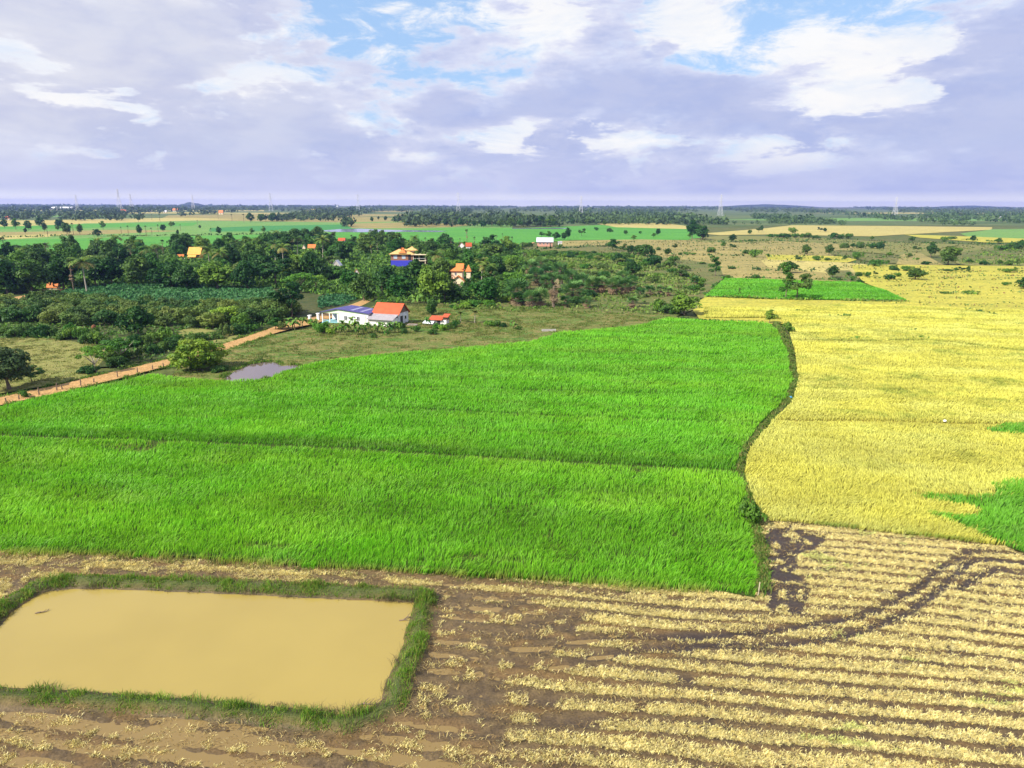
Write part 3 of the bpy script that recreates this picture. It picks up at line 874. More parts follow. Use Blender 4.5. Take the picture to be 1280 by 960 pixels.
# loose straw trodden flat into the mud
x, y = scatter(MUDP, 26)
pxs, pys = pix(x, y, 0 * x)
k = (pys < 985) & (pxs > -60) & (pxs < 1400) & ~inside(x, y, POND) & (dist_line(x, y, POND, True) > 1.4) & (rng.uniform(0, 1, len(x)) < np.clip((fbm(x / 2.4, y / .8, 151, 4) - .38) * 5, .05, 1))
x, y = x[k], y[k]; n = len(x)
ang = rng.normal(-.15, .6, n) + np.where(rng.uniform(0, 1, n) < .5, math.pi, 0)
blades('loose_straw', x, y, hmap(x, y) + .005, rng.uniform(.14, .42, n), rng.uniform(.02, .05, n), np.stack([np.cos(ang), np.sin(ang)], 1), rng.uniform(1.1, 1.32, n), pal([(.50, .40, .16), (.32, .21, .075), (.22, .14, .05), (.62, .52, .24)], n, [.25, .3, .3, .15]), M_straw, 'loose brown and yellow straw trodden into the wet mud')

# grass on the pond bank, on the curved bund and along the crop edges
M_grass = leaf_mat('grass', .35, 0.0, .6, .2)
GRASS = [(.075, .20, .018), (.11, .28, .02), (.16, .24, .035), (.05, .13, .015), (.26, .27, .06)]


def grass(name, label, poly, dens, w_fn, hgt, z_fn=None, wdt=.04, cols=GRASS, wts=None, lean0=.5):
    x, y = scatter(poly, dens)
    wgt = w_fn(x, y)
    k = rng.uniform(0, 1, len(x)) < wgt
    x, y = x[k], y[k]; n = len(x)
    d = np.hypot(x, y)
    cl = fbm(x / 1.2, y / 1.2, 95, 3); hh = hgt * np.clip(.1 + 2.6 * (cl - .22), .2, 1.5) * rng.uniform(.6, 1.2, n)
    ang = rng.uniform(-math.pi, math.pi, n)
    c = pal(cols, n, wts) * (.7 + .6 * fbm(x / 2, y / 2, 96, 3))[:, None]
    z = z_fn(x, y) if z_fn else np.zeros(n)
    return blades(name, x, y, z - .03, hh, np.clip(wdt * d / 55, wdt * .8, .3) * rng.uniform(.7, 1.4, n), np.stack([np.cos(ang), np.sin(ang)], 1), np.clip(rng.normal(lean0, .25, n), .05, 1.2), c, M_grass, label)


PB = gp([(-160, 905), (-160, 715), (0, 715), (560, 725), (565, 760), (510, 930), (400, 915)])
grass('bank_grass', 'rough green grass on the low bank round the muddy pond', PB, 230,
      lambda x, y: (~inside(x, y, POND)) * np.exp(-((dist_line(x, y, POND, True) - .85) / .85) ** 6) * np.clip(.35 + (fbm(x / 1.3, y / 1.3, 97, 3) - .40) * 5, .25, 1),
      .46, hmap, .035, [(.10, .24, .018), (.15, .32, .022), (.22, .29, .04), (.06, .13, .015), (.34, .33, .09), (.22, .16, .06)], [.28, .27, .2, .08, .11, .06])
grass('dead_reeds', 'dark dead stalks and roots hanging along the waterline of the muddy pond', PB, 90,
      lambda x, y: (dist_line(x, y, POND, True) < np.where(inside(x, y, POND), .28, .35)) * np.clip((fbm(x / 1.1, y / 1.1, 104, 3) - .46) * 6, 0, 1),
      .50, lambda x, y: np.full(np.shape(x), WATER_Z + .03), .022, [(.10, .08, .05), (.16, .12, .07), (.07, .06, .04), (.12, .13, .04)], None, .85)
CURVE = gp([(970, 404), (982, 425), (989, 448), (994, 476), (986, 500), (956, 530), (932, 560), (925, 588), (933, 615), (944, 645), (949, 690), (949, 740)], .1)
CP = gp([(940, 395), (1010, 395), (1030, 480), (985, 540), (960, 590), (985, 660), (965, 760), (925, 760), (925, 660), (900, 590), (920, 540), (960, 480)], .1)
M_bund = ground_mat('bund_earth', (.10, .125, .03), (.065, .115, .022), (.15, .12, .05), .1, .7, fine=4)
# the curved bund: a low ridge of earth
def ridge(name, pts, half, hgt, mat, z0=0.0):
    pts = np.array(pts); V = []; F = []
    q = [pts[0]]
    for a, b in zip(pts[:-1], pts[1:]):
        k = max(1, int(np.linalg.norm(b - a) / 1.0))
        q += [a + (b - a) * (j + 1) / k for j in range(k)]
    q = np.array(q)
    tg = np.gradient(q, axis=0); tg /= np.linalg.norm(tg, axis=1)[:, None] + 1e-9
    nr = np.stack([-tg[:, 1], tg[:, 0]], 1)
    prof = [(-1, -.12), (-.6, .55), (-.2, 1), (.2, 1), (.6, .55), (1, -.12)]
    for i, p in enumerate(q):
        s = half * (.8 + .5 * float(fbm(i / 3.0, .5, 44, 2))); hh = hgt * (.7 + .6 * float(fbm(i / 4.0, 7.5, 45, 2)))
        for a, hz in prof: V.append((p[0] + nr[i, 0] * a * s, p[1] + nr[i, 1] * a * s, z0 + hz * hh))
    m = len(prof)
    for i in range(len(q) - 1):
        for j in range(m - 1): F.append((i * m + j, i * m + j + 1, (i + 1) * m + j + 1, (i + 1) * m + j))
    me = bpy.data.meshes.new(name); me.from_pydata(V, [], F); me.materials.append(mat)
    for p in me.polygons: p.use_smooth = True
    o = link(name, me); o['kind'] = 'structure'
    return o


ridge('earth_bund', CURVE, .45, .25, M_bund)
grass('bund_grass', 'patchy olive grass on the curved earth bund between green and ripe rice', CP, 120,
      lambda x, y: np.exp(-(dist_line(x, y, CURVE) / .85) ** 4) * np.clip((fbm(x / 1.6, y / 1.6, 98, 3) - .34) * 4, .06, 1),
      .45, lambda x, y: .28 * np.exp(-(dist_line(x, y, CURVE) / .5) ** 2), .07, [(.10, .21, .025), (.15, .22, .04), (.07, .16, .02), (.26, .24, .08)])
EDGEP = gp([(-160, 672), (-160, 706), (400, 724), (945, 758), (945, 728)], .1)
grass('edge_grass', 'ragged weedy grass along the near edge of the green paddy', EDGEP, 60,
      lambda x, y: np.exp(-((dist_line(x, y, EDGE) - .1) / .45) ** 4) * (fbm(x / 1.8, y / 1.8, 99, 3) > .45) * .8, .40, None, .04, [(.10, .20, .025), (.20, .22, .05), (.36, .30, .10), (.07, .15, .02)])
# pasture round the houses and the meadow by the road
PAST = gp([(215, 470), (225, 452), (285, 437), (340, 419), (400, 408), (480, 378), (640, 384), (840, 395), (835, 402), (800, 410), (665, 430), (480, 447), (350, 470), (275, 484)])
grass('pasture_grass', 'short patchy grass and weeds on the pasture around the white house', PAST, 20,
      lambda x, y: np.clip((fbm(x / 4, y / 4, 101, 4) - .40) * 5, .08, 1) * (~inside(x, y, POOL)), .36, None, .04, [(.10, .19, .025), (.15, .19, .04), (.26, .21, .08), (.07, .14, .02)])
MEAD = gp([(-120, 425), (0, 423), (60, 423), (118, 431), (138, 442), (108, 472), (60, 482), (0, 492), (-120, 505)])
grass('meadow_grass', 'dry olive grass on the meadow behind the dirt road', MEAD, 30,
      lambda x, y: np.clip((fbm(x / 3, y / 3, 102, 4) - .36) * 5, .1, 1), .32, None, .035, [(.22, .22, .06), (.17, .21, .05), (.28, .25, .09), (.12, .18, .03)])
PLP = roughen(POOL, 1.5, .2, 12)
grass('pool_sedge', 'green sedge growing round the little roadside pool', gp([(262, 486), (262, 462), (300, 449), (352, 446), (392, 455), (360, 476)]), 70,
      lambda x, y: (dist_line(x, y, POOL, True) < np.where(inside(x, y, POOL), .35, 1.0)) * np.clip((fbm(x / 1.5, y / 1.5, 105, 3) - .42) * 6, 0, 1), .5, lambda x, y: np.full(np.shape(x), .09), .035)
VERGE = gp([(-60, 508), (0, 493), (62, 480), (134, 463), (215, 443), (330, 409), (345, 420), (225, 474), (190, 469), (134, 481), (62, 496), (-60, 527)])
grass('verge_grass', 'green verge grass between the dirt road and the paddy', VERGE, 30,
      lambda x, y: (np.minimum(dist_line(x, y, gp(bot_e)), dist_line(x, y, gp(top_e)) * 1.3) < np.where(inside(x, y, gp(top_e + bot_e)), .45, 1.6)) * np.clip((fbm(x / 2, y / 2, 103, 3) - .3) * 4, .1, 1), .40, None, .05)

# ------------------------------------------------------------------ plants: one prototype of each kind
M_leaf = leaf_mat('tree_leaf', .32, .24, .55, .25)
M_leaf_s = leaf_mat('shrub_leaf', .28, .22, .6, .25)
M_palm = leaf_mat('palm_leaf', .25, .15, .6, .2)
M_bark = plain('bark', (.16, .125, .09), .9, .35, 3)
M_bark_pale = plain('pale_bark', (.34, .30, .25), .9, .25, 3)
DARK_G = [(.030, .088, .014), (.050, .13, .018), (.075, .165, .022), (.034, .10, .022)]
MID_G = [(.062, .17, .016), (.095, .225, .022), (.13, .255, .028), (.05, .135, .016)]
OLIVE_G = [(.085, .155, .030), (.115, .19, .036), (.065, .125, .026), (.145, .20, .05)]
LIME_G = [(.12, .27, .02), (.16, .32, .025), (.09, .21, .02)]
GOLD_G = [(.36, .44, .03), (.30, .40, .03), (.46, .48, .05), (.20, .31, .028)]
GREY_G = [(.055, .085, .035), (.075, .10, .045), (.04, .065, .03)]


def leaf_cards(P, N, size, colr, flat=.25):
    """rhombic leaf sprays at P facing N"""
    n = len(P)
    N = N + rng.normal(0, .55, (n, 3)); N /= np.linalg.norm(N, axis=1)[:, None] + 1e-9
    up = rng.normal(0, 1, (n, 3)); T = np.cross(N, up); T /= np.linalg.norm(T, axis=1)[:, None] + 1e-9
    B = np.cross(N, T)
    s = np.asarray(size)[:, None]
    a = P - T * s; b = P + B * s * .55 - N * s * flat; c = P + T * s; d = P - B * s * .55 - N * s * flat
    V = np.stack([a, b, c, d], 1).reshape(-1, 3)
    i = np.arange(n)[:, None] * 4
    return V, i + np.array([0, 1, 2]), i + np.array([0, 2, 3]), np.repeat(colr, 4, 0)


def crown_mesh(name, lumps, n, leaf, colours, mat, under=.25, jitter=.16):
    """lumps: (centre, radii). Sprays of leaves over and inside each lump"""
    L = [np.array(c, float) for c, r in lumps]; Rr = [np.array(r, float) * np.ones(3) for c, r in lumps]
    area = np.array([r[0] * r[2] for r in Rr]); k = rng.choice(len(lumps), n, p=area / area.sum())
    d = rng.normal(0, 1, (n, 3)); d /= np.linalg.norm(d, axis=1)[:, None]
    lowm = d[:, 2] < -.35
    flip = lowm & (rng.uniform(0, 1, n) > under); d[flip, 2] *= -1
    rad = 1 - np.abs(rng.normal(0, jitter, n)) + rng.normal(0, .05, n)
    C = np.array(L)[k]; RR = np.array(Rr)[k]
    P = C + d * RR * rad[:, None]
    lumpc = pal(colours, len(lumps))
    col_ = lumpc[k] * .55 + pal(colours, n) * .45
    V, t1, t2, cc_ = leaf_cards(P, d / RR * RR.mean(), leaf * rng.uniform(.6, 1.4, n), col_)
    return np_mesh(name, V, [t1, t2], mat, cc_)


def lumps_round(rx, rz, zc, k, lump=.42, shape=1.0, up=.15, full=True):
    """lumps over an ellipsoid crown"""
    out = [((0, 0, zc), (rx * .72, rx * .72, rz * .72))]
    for i in range(k):
        d = rng.normal(0, 1, 3); d /= np.linalg.norm(d); d[2] = max(d[2], -.75) if full else abs(d[2]) * 1.0 - .45 * (rng.uniform() < .45)
        q = rng.uniform(.55, .9)
        s = lump * rng.uniform(.6, 1.15)
        out.append(((d[0] * rx * q * shape, d[1] * rx * q * shape, zc + d[2] * rz * q + up * rz * .1), (rx * s, rx * s, rz * s * 1.0)))
    return out


def trunk_mesh(name, h, r, mat, limbs=4, spread=1.5, bend=.2):
    m = MB()
    b = [rng.uniform(-bend, bend) for _ in range(4)]
    top = (b[0], b[1], h)
    m.tube([(0, 0, -.2), (b[2] * .5, b[3] * .5, h * .5), top], [r * 1.25, r * .9, r * .65], 7)
    for i in range(limbs):
        a = 6.2832 * (i + rng.uniform(-.3, .3)) / max(1, limbs)
        q = (b[0] + math.cos(a) * spread * .5, b[1] + math.sin(a) * spread * .5, h + spread * .45)
        e = (b[0] + math.cos(a) * spread, b[1] + math.sin(a) * spread, h + spread * rng.uniform(.7, 1.2))
        m.tube([(b[0] * .9, b[1] * .9, h * .93), q, e], [r * .55, r * .4, r * .15], 5)
    return m.mesh(name, mat)


PROTO = {}
def proto(key, name, trunk, crown, extra=()):
    """a plant one unit (metre) scale; size stored so copies can be scaled to fit the picture"""
    PROTO[key] = (name, trunk, crown, extra)
    co_ = np.array([v.co[:] for v in crown.vertices])
    lo, hi = np.percentile(co_, 1, 0), np.percentile(co_, 99, 0)
    PROTO[key] += (float(hi[2]), float(max(hi[0] - lo[0], hi[1] - lo[1])))


def make_protos():
    # full round trees, three of them; heights about 10 m
    for i, cols in enumerate((DARK_G, MID_G, DARK_G)):
        lp = lumps_round(4.3 + .3 * i, 4.5, 5.3, 24, .40)
        proto('round%d' % i, 'broadleaf_tree', trunk_mesh('trunk', 2.6, .28, M_bark, 5, 2.2), crown_mesh('crown', lp, 1700, .52, cols, M_leaf))
    # tall uneven trees
    for i, cols in enumerate((DARK_G, MID_G)):
        lp = [((rng.normal(0, 1.3), rng.normal(0, 1.3), z), (rng.uniform(1.6, 2.6),) * 2 + (rng.uniform(1.2, 1.9),)) for z in np.linspace(4.2, 12.2, 11) for _ in range(2)]
        lp = [((c[0] * (1.15 - abs(c[2] - 7) / 9), c[1] * (1.15 - abs(c[2] - 7) / 9), c[2]), tuple(q * (1.1 - abs(c[2] - 7) / 12) for q in r)) for c, r in lp]
        proto('tall%d' % i, 'broadleaf_tree', trunk_mesh('trunk', 6.0, .26, M_bark, 5, 2.2), crown_mesh('crown', lp, 1700, .50, cols, M_leaf))
    # loose spreading trees, flat topped
    for i, cols in enumerate((LIME_G, OLIVE_G)):
        lp = []
        for j in range(13):
            a = rng.uniform(0, 6.28); r = 4.6 * math.sqrt(rng.uniform(.05, 1))
            lp.append(((math.cos(a) * r, math.sin(a) * r, 5.2 - .05 * r * r + rng.uniform(-.5, .5)), (1.7, 1.7, .75)))
        proto('flat%d' % i, 'spreading_tree', trunk_mesh('trunk', 2.3, .22, M_bark, 7, 3.1), crown_mesh('crown', lp, 900, .40, cols, M_leaf, under=.5))
    # airy tall roadside tree with gaps
    lp = [((rng.normal(0, 1.0), rng.normal(0, 1.0), z), (rng.uniform(.8, 1.3),) * 2 + (rng.uniform(.6, 1.0),)) for z in np.linspace(2.6, 10.0, 15)]
    proto('airy', 'slender_tree', trunk_mesh('trunk', 7.5, .14, M_bark, 4, 1.2), crown_mesh('crown', lp, 950, .34, MID_G, M_leaf, under=.6))
    lp = [((rng.normal(0, 2.1), rng.normal(0, 2.1), rng.uniform(4.2, 8.6)), (rng.uniform(1.0, 1.6),) * 2 + (rng.uniform(.6, 1.0),)) for z in range(15)]
    proto('loose', 'loose_tree', trunk_mesh('trunk', 4.2, .20, M_bark, 6, 2.3), crown_mesh('crown', lp, 1200, .40, DARK_G, M_leaf, under=.6))
    # orchard trees: low rounded domes
    for i, cols in enumerate((OLIVE_G, [(.075, .145, .024), (.10, .18, .03), (.135, .20, .038)], [(.055, .135, .024), (.08, .165, .03)])):
        lp = lumps_round(2.7, 1.8, 1.95, 16, .43)
        proto('orchard%d' % i, 'orchard_tree', trunk_mesh('trunk', 1.3, .14, M_bark, 4, 1.4), crown_mesh('crown', lp, 950, .32, cols, M_leaf))
    # close up trees by the road
    lp = lumps_round(3.3, 2.9, 4.1, 34, .33)
    proto('road_dark', 'broadleaf_tree', trunk_mesh('trunk', 1.9, .24, M_bark, 6, 2.0), crown_mesh('crown', lp, 3600, .24, [(.03, .07, .02), (.045, .095, .025), (.065, .115, .035)], M_leaf))
    lp = lumps_round(4.0, 2.7, 2.45, 60, .25)
    proto('golden', 'round_tree', trunk_mesh('trunk', 1.2, .25, M_bark, 6, 1.6), crown_mesh('crown', lp, 4800, .25, GOLD_G, M_leaf, under=.5))
    for i in range(2):
        lp = []
        for j in range(16):
            a = rng.uniform(0, 6.28); r = 3.4 * math.sqrt(rng.uniform(.02, 1))
            lp.append(((math.cos(a) * r, math.sin(a) * r, 3.7 - .06 * r * r + rng.uniform(-.3, .3)), (rng.uniform(.6, 1.0),) * 2 + (.32,)))
        proto('umbrella%d' % i, 'umbrella_tree', trunk_mesh('trunk', 1.3, .14, M_bark_pale, 8, 2.3), crown_mesh('crown', lp, 1300, .20, LIME_G if i == 0 else MID_G, M_leaf, under=.7))
    # dense oval garden tree
    lp = [((rng.normal(0, .35), rng.normal(0, .35), z), (1.15 * math.sin(math.pi * min(1, (z - .2) / 4.6)) + .35,) * 2 + (.8,)) for z in np.linspace(.8, 3.9, 12)]
    proto('oval', 'oval_tree', trunk_mesh('trunk', .8, .13, M_bark, 0), crown_mesh('crown', lp, 1500, .26, [(.03, .10, .015), (.045, .13, .02)], M_leaf))
    # shrubs
    for i, cols in enumerate((DARK_G, MID_G, OLIVE_G, LIME_G)):
        lp = [((rng.normal(0, .85), rng.normal(0, .85), rng.uniform(.35, 1.35)), (rng.uniform(.5, .95),) * 2 + (rng.uniform(.4, .75),)) for _ in range(13)]
        m = MB()
        for j in range(5):
            a = 1.256 * j; m.tube([(0, 0, -.1), (math.cos(a) * .4, math.sin(a) * .4, .6), (math.cos(a) * .8, math.sin(a) * .8, 1.2)], [.06, .045, .02], 5)
        proto('shrub%d' % i, 'shrub', m.mesh('stem', M_bark), crown_mesh('foliage', lp, 800, .22, cols, M_leaf_s, under=.4))
    # coconut palms
    for i in range(3):
        V = []; T = []; Cc_ = []
        h = (9.5, 8.0, 11.0)[i]
        for f in range(19):
            a = 6.2832 * f / 19 + rng.uniform(-.15, .15); el = rng.uniform(-.35, 1.25); Lf = rng.uniform(3.6, 4.6)
            pts = []
            for s in np.linspace(0, 1, 9):
                e = el - 1.5 * s * s * (1 if el > 0 else .5)
                if s == 0: p = np.array([0, 0, h]); pts.append(p); continue
                p = pts[-1] + Lf / 8 * np.array([math.cos(a) * math.cos(e), math.sin(a) * math.cos(e), math.sin(e)]); pts.append(p)
            pts = np.array(pts); sd = np.array([-math.sin(a), math.cos(a), 0])
            cb = np.array([(.08, .16, .025), (.12, .20, .03), (.17, .22, .05), (.05, .11, .022)][rng.integers(4)])
            if el < -.1: cb = np.array((.19, .17, .05))
            for j in range(1, 9):
                for sgn in (-1, 1):
                    wl = .95 * math.sin(math.pi * (.15 + .85 * j / 9.5)) + .1
                    b = len(V); q = pts[j]; pv_ = pts[j - 1]
                    tip = (q + pv_) / 2 + sd * sgn * wl + (q - pv_) * .7 + np.array([0, 0, -.45 * wl])
                    V += [pv_, q, tip]; T.append((b, b + 1, b + 2)); Cc_ += [cb, cb, cb * 1.15]
        me_ = np_mesh('crown', np.array(V), [np.array(T)], M_palm, np.array(Cc_))
        m = MB(); lx = rng.uniform(-.8, .8)
        m.tube([(lx * .9, .3, -.2), (lx * .5, .15, h * .4), (lx * .12, 0, h * .75), (0, 0, h + .05)], [.24, .18, .15, .13], 7)
        proto('coco%d' % i, 'coconut_palm', m.mesh('trunk', M_bark_pale), me_)
    # fan palms: the tall ones have a round head, the young ones a skirt of dead leaves
    def fans(h, n, rad, skirt, seed_cols):
        V = []; T = []; Cc_ = []
        for f in range(n + skirt):
            dead = f >= n
            a = rng.uniform(0, 6.2832)
            el = rng.uniform(-.35, 1.45) if not dead else rng.uniform(-1.35, -.5)
            pr = rad * rng.uniform(.55, .95) * (.9 if dead else 1)
            dirv = np.array([math.cos(a) * math.cos(el), math.sin(a) * math.cos(el), math.sin(el)])
            hz = h if not dead else h * rng.uniform(.45, 1.0)
            c0 = np.array([0, 0, hz]) + dirv * pr * .6
            sd = np.array([-math.sin(a), math.cos(a), 0]); nn = np.cross(sd, dirv)
            cb = pal(seed_cols, 1)[0] if not dead else pal([(.26, .19, .11), (.34, .26, .17), (.17, .12, .07)], 1)[0]
            k = 9; fr_ = rad * (.46 if not dead else .42)
            for j in range(k):
                t0 = -2.0 + 4.0 * j / k; t1 = t0 + 4.0 / k * .5
                def P_(t, r): return c0 + (dirv * math.cos(t) + sd * math.sin(t)) * r + nn * (.18 * r * abs(math.sin(t)))
                b = len(V); V += [c0, P_(t0, fr_ * .8), P_((t0 + t1) / 2, fr_ * 1.05), P_(t1, fr_ * .8)]
                T.append((b, b + 1, b + 2)); T.append((b, b + 2, b + 3)); Cc_ += [cb * .9, cb, cb * 1.1, cb]
            b = len(V); q0 = np.array([0, 0, hz]); V += [q0 - sd * .05, q0 + sd * .05, c0]; T.append((b, b + 1, b + 2)); Cc_ += [(.16, .16, .06)] * 3
        return np_mesh('crown', np.array(V), [np.array(T)], M_palm, np.array(Cc_, float))
    PG = [(.05, .10, .03), (.075, .13, .04), (.10, .16, .06), (.04, .08, .03)]
    for i, h in enumerate((10.0, 12.5)):
        m = MB(); m.tube([(0, 0, -.2), (.15, .1, h * .5), (0, 0, h)], [.28, .2, .17], 7)
        proto('sugar%d' % i, 'sugar_palm', m.mesh('trunk', M_bark), fans(h, 26, 2.0, 8, PG))
    PG2 = [(.055, .15, .03), (.08, .20, .04), (.12, .25, .065), (.04, .11, .022)]
    for i, h in enumerate((2.1, 1.5)):
        m = MB(); m.tube([(0, 0, -.2), (.05, 0, h * .5), (0, 0, h)], [.38, .34, .25], 7)
        proto('young%d' % i, 'fan_palm', m.mesh('trunk', M_bark), fans(h, 36, 1.9, 20, PG2))
    m = MB(); m.tube([(0, 0, -.2), (.1, 0, 2.2), (0, 0, 4.4)], [.30, .24, .2], 7)
    proto('dead_fan', 'fan_palm', m.mesh('trunk', M_bark), fans(4.4, 4, 1.8, 30, [(.30, .22, .13), (.36, .27, .17)]))
    # banana plants
    for i in range(2):
        V = []; T = []; Cc_ = []
        for st in range(3):
            ox, oy = rng.normal(0, .5, 2); h = rng.uniform(1.0, 1.9)
            for f in range(8):
                a = rng.uniform(0, 6.28); el = rng.uniform(.3, 1.35); Lf = rng.uniform(1.3, 2.0); p = np.array([ox, oy, h]); prev = p; pw = .1
                sd = np.array([-math.sin(a), math.cos(a), 0]); cb = np.array([(.07, .19, .025), (.11, .25, .03), (.16, .28, .05), (.20, .20, .07)][rng.choice(4, p=[.35, .35, .2, .1])])
                for s in range(1, 6):
                    e = el - .5 * s * s / 6.0
                    p = prev + Lf / 5 * np.array([math.cos(a) * math.cos(e), math.sin(a) * math.cos(e), math.sin(e)])
                    w = (.24, .34, .33, .25, .03)[s - 1]
                    b = len(V); V += [prev - sd * pw, prev + sd * pw, p + sd * w, p - sd * w]; T.append((b, b + 1, b + 2)); T.append((b, b + 2, b + 3)); Cc_ += [cb] * 4
                    prev = p; pw = w
        me_ = np_mesh('foliage', np.array(V), [np.array(T)], M_palm, np.array(Cc_))
        m = MB(); m.tube([(0, 0, -.1), (0, 0, 1.3)], [.14, .09], 7); m.tube([(.45, .2, -.1), (.35, .2, 1.2)], [.12, .08], 7)
        proto('banana%d' % i, 'banana_plant', m.mesh('stem', plain('banana_stem', (.17, .19, .06), .7)), me_)


make_protos()
FIRST = {}
PLANTS = []            # (root, key, px, py, phrase) for the labels later


def plant(key, px, py, h_px=None, w_px=None, h=None, phrase='tree', cat='tree', group=None, label=None, squash=None, xy=None):
    """stand one plant on the ground at a picture point; its size from its height and width in the picture"""
    name, trunk, crown, extra, ph_, pw_ = PROTO[key]
    X, Y = xy if xy else at(px, py)
    if xy: px, py = (float(q) for q in pix(X, Y, 0))
    m = mpp(px, py)
    sz = (h_px * m / math.cos(PITCH * .5) if h_px else h) / ph_
    sx = (w_px * m / pw_) if w_px else sz * rng.uniform(.88, 1.15)
    rz = rng.uniform(0, 6.28)
    if key not in FIRST:
        r = empty(name, (X, Y, -.05), rz)
        link('foliage' if name in ('shrub', 'banana_plant') else 'crown', crown, r); link('stem' if name in ('shrub', 'banana_plant') else 'trunk', trunk, r)
        FIRST[key] = r
    else:
        r = dup(FIRST[key]); r.location = (X, Y, -.05); r.rotation_euler = (0, 0, rz)
    r.scale = (sx, sx, sz)
    for k in ('label', 'group', 'category'):
        if k in r: del r[k]
    r['category'] = cat
    if group: r['group'] = group
    if label: r['label'] = label
    PLANTS.append((r, key, px, py, phrase, group, label))
    return r

# ------------------------------------------------------------------ planting
# picture rectangles that must stay visible, with the picture row of their foot
KEEP = [(234, 308, 256, 322, 327), (487, 310, 537, 331, 336), (556, 328, 588, 351, 362), (572, 301, 590, 311, 314), (386, 380, 520, 410, 412),
        (668, 296, 694, 307, 309), (384, 305, 396, 312, 316), (415, 325, 428, 332, 337), (442, 335, 452, 345, 350), (422, 297, 436, 303, 306), (58, 352, 74, 361, 362),
        (524, 391, 560, 409, 410), (144, 331, 162, 337, 341), (216, 309, 233, 324, 326), (440, 316, 486, 322, 325), (380, 356, 440, 368, 372)]


def free(px, py, hpx, wpx, slack=.18):
    for x0, y0, x1, y1, yb in KEEP:
        if py < yb - 1: continue
        ox = min(px + wpx * .5, x1) - max(px - wpx * .5, x0); oy = min(py, y1) - max(py - hpx, y0)
        if ox > slack * (x1 - x0) and oy > slack * (y1 - y0): return False
    return True


TAKEN = []
def spaced(X, Y, r):
    for a, b, q in TAKEN:
        if (a - X) ** 2 + (b - Y) ** 2 < (max(r, q) if r > 3 else r) ** 2: return False
    TAKEN.append((X, Y, r)); return True


def fill(poly_px, count, kinds, weights, hrange, rmin, cat, phrases, group, tries=12, keep=True):
    poly = gp(poly_px); P = np.array(poly); lo, hi = P.min(0), P.max(0)
    made = 0
    for _ in range(count * tries):
        if made >= count: break
        X, Y = rng.uniform(lo, hi)
        if not inside(np.array([X]), np.array([Y]), poly)[0]: continue
        k = rng.choice(len(kinds), p=np.array(weights) / sum(weights)); key = kinds[k]
        h = rng.uniform(*hrange[k])
        px, py = (float(q) for q in pix(X, Y, 0)); m = mpp(px, py)
        w = h * PROTO[key][5] / PROTO[key][4]
        if keep and not free(px, py, h / m, w / m): continue
        if not spaced(X, Y, rmin): continue
        if px < -60 or px > 1340: continue
        plant(key, px, py, h=h, phrase=phrases[k], cat=cat[k] if isinstance(cat, (list, tuple)) else cat, group=group, xy=(X, Y))
        made += 1
    return made


# --- single trees and shrubs one can point to
ROADG = 'trees along the dirt road'
plant('road_dark', 12, 487, 53, 56, cat='tree', label='dark leafy tree standing alone in the dry meadow beside the dirt road')
plant('golden', 250, 462, 38, 60, cat='tree', label='round golden-green tree between the dirt road and the little pool')
plant('umbrella0', 120, 464, 32, 46, cat='tree', label='thin umbrella tree with lime crown on the bank by the meadow')
plant('umbrella1', 152, 452, 28, 52, cat='tree', label='wider umbrella tree with bare limbs showing, behind the lime umbrella tree')
plant('loose', 40, 478, 20, 24, cat='tree', label='small half-bare tree next to the dark meadow tree')
plant('shrub0', 110, 466, 9, 26, cat='shrub', label='low dark shrub at the foot of the lime umbrella tree')
plant('shrub0', 147, 456, 11, 24, cat='shrub', label='dark shrub under the bare-limbed umbrella tree')
plant('shrub1', 30, 497, 9, 14, cat='shrub', label='small green shrub among the fence posts at the road edge')
plant('round0', 173, 420, 36, 40, cat='tree', label='dark dense tree at the orchard edge above the hedge')
plant('flat0', 283, 407, 24, 38, cat='tree', label='bright lime spreading tree at the end of the orchard by the road')
plant('round1', 303, 413, 22, 22, cat='tree', label='green tree just beside the lime spreading tree near the road')
plant('shrub3', 86, 421, 17, 18, cat='shrub', label='lime-topped bush standing out of the dark hedge behind the meadow')
plant('flat0', 165, 432, 12, 26, cat='tree', label='low bright bush tree in the hedge by the dirt road')
plant('shrub1', 315, 414, 9, 16, cat='shrub', label='green bush where the road passes the orchard corner')
plant('loose', 365, 396, 44, 42, cat='tree', label='tall loose grey-green tree at the orchard corner near the gate pillars')
plant('tall1', 345, 412, 15, 16, cat='tree', label='small tree on the road edge short of the gate pillars')
plant('shrub2', 352, 412, 11, 20, cat='shrub', label='round shrub on the road edge next to the gate pillars')
plant('banana0', 366, 411, 13, 20, cat='banana plant', label='banana plant in front of the outer gate pillar')
plant('banana1', 378, 408, 12, 18, cat='banana plant', label='banana plant between the gate pillars and the roadside bushes')
plant('oval', 540, 394, 20, 13, cat='tree', label='dense dark oval tree right behind the red-roofed shed')
plant('round1', 855, 393, 26, 34, cat='tree', label='broad bright-green tree at the top corner of the big paddy')
plant('shrub1', 823, 390, 16, 20, cat='shrub', label='rounded green bush next to the broad tree at the paddy corner')
plant('shrub0', 836, 392, 12, 22, cat='shrub', label='dark bush between the rounded bush and the broad tree at the paddy corner')
plant('tall1', 962, 404, 17, 14, cat='tree', label='small tree where the curved bund meets the far edge of the paddy')
plant('airy', 982, 373.5, 44, 18, cat='tree', label='tall slender twin tree in the small bright paddy')
plant('loose', 996, 374, 31, 30, cat='tree', label='wider dark twin tree in the small bright paddy')
plant('round0', 985, 341, 14, 22, cat='tree', label='dark bushy tree directly behind the twin trees')
plant('tall0', 1040, 347, 15, 15, cat='tree', label='leaning green tree on the bare field behind the small bright paddy')
plant('airy', 894, 345, 25, 16, cat='tree', label='ragged tree with a dead top at the far corner of the small bright paddy')
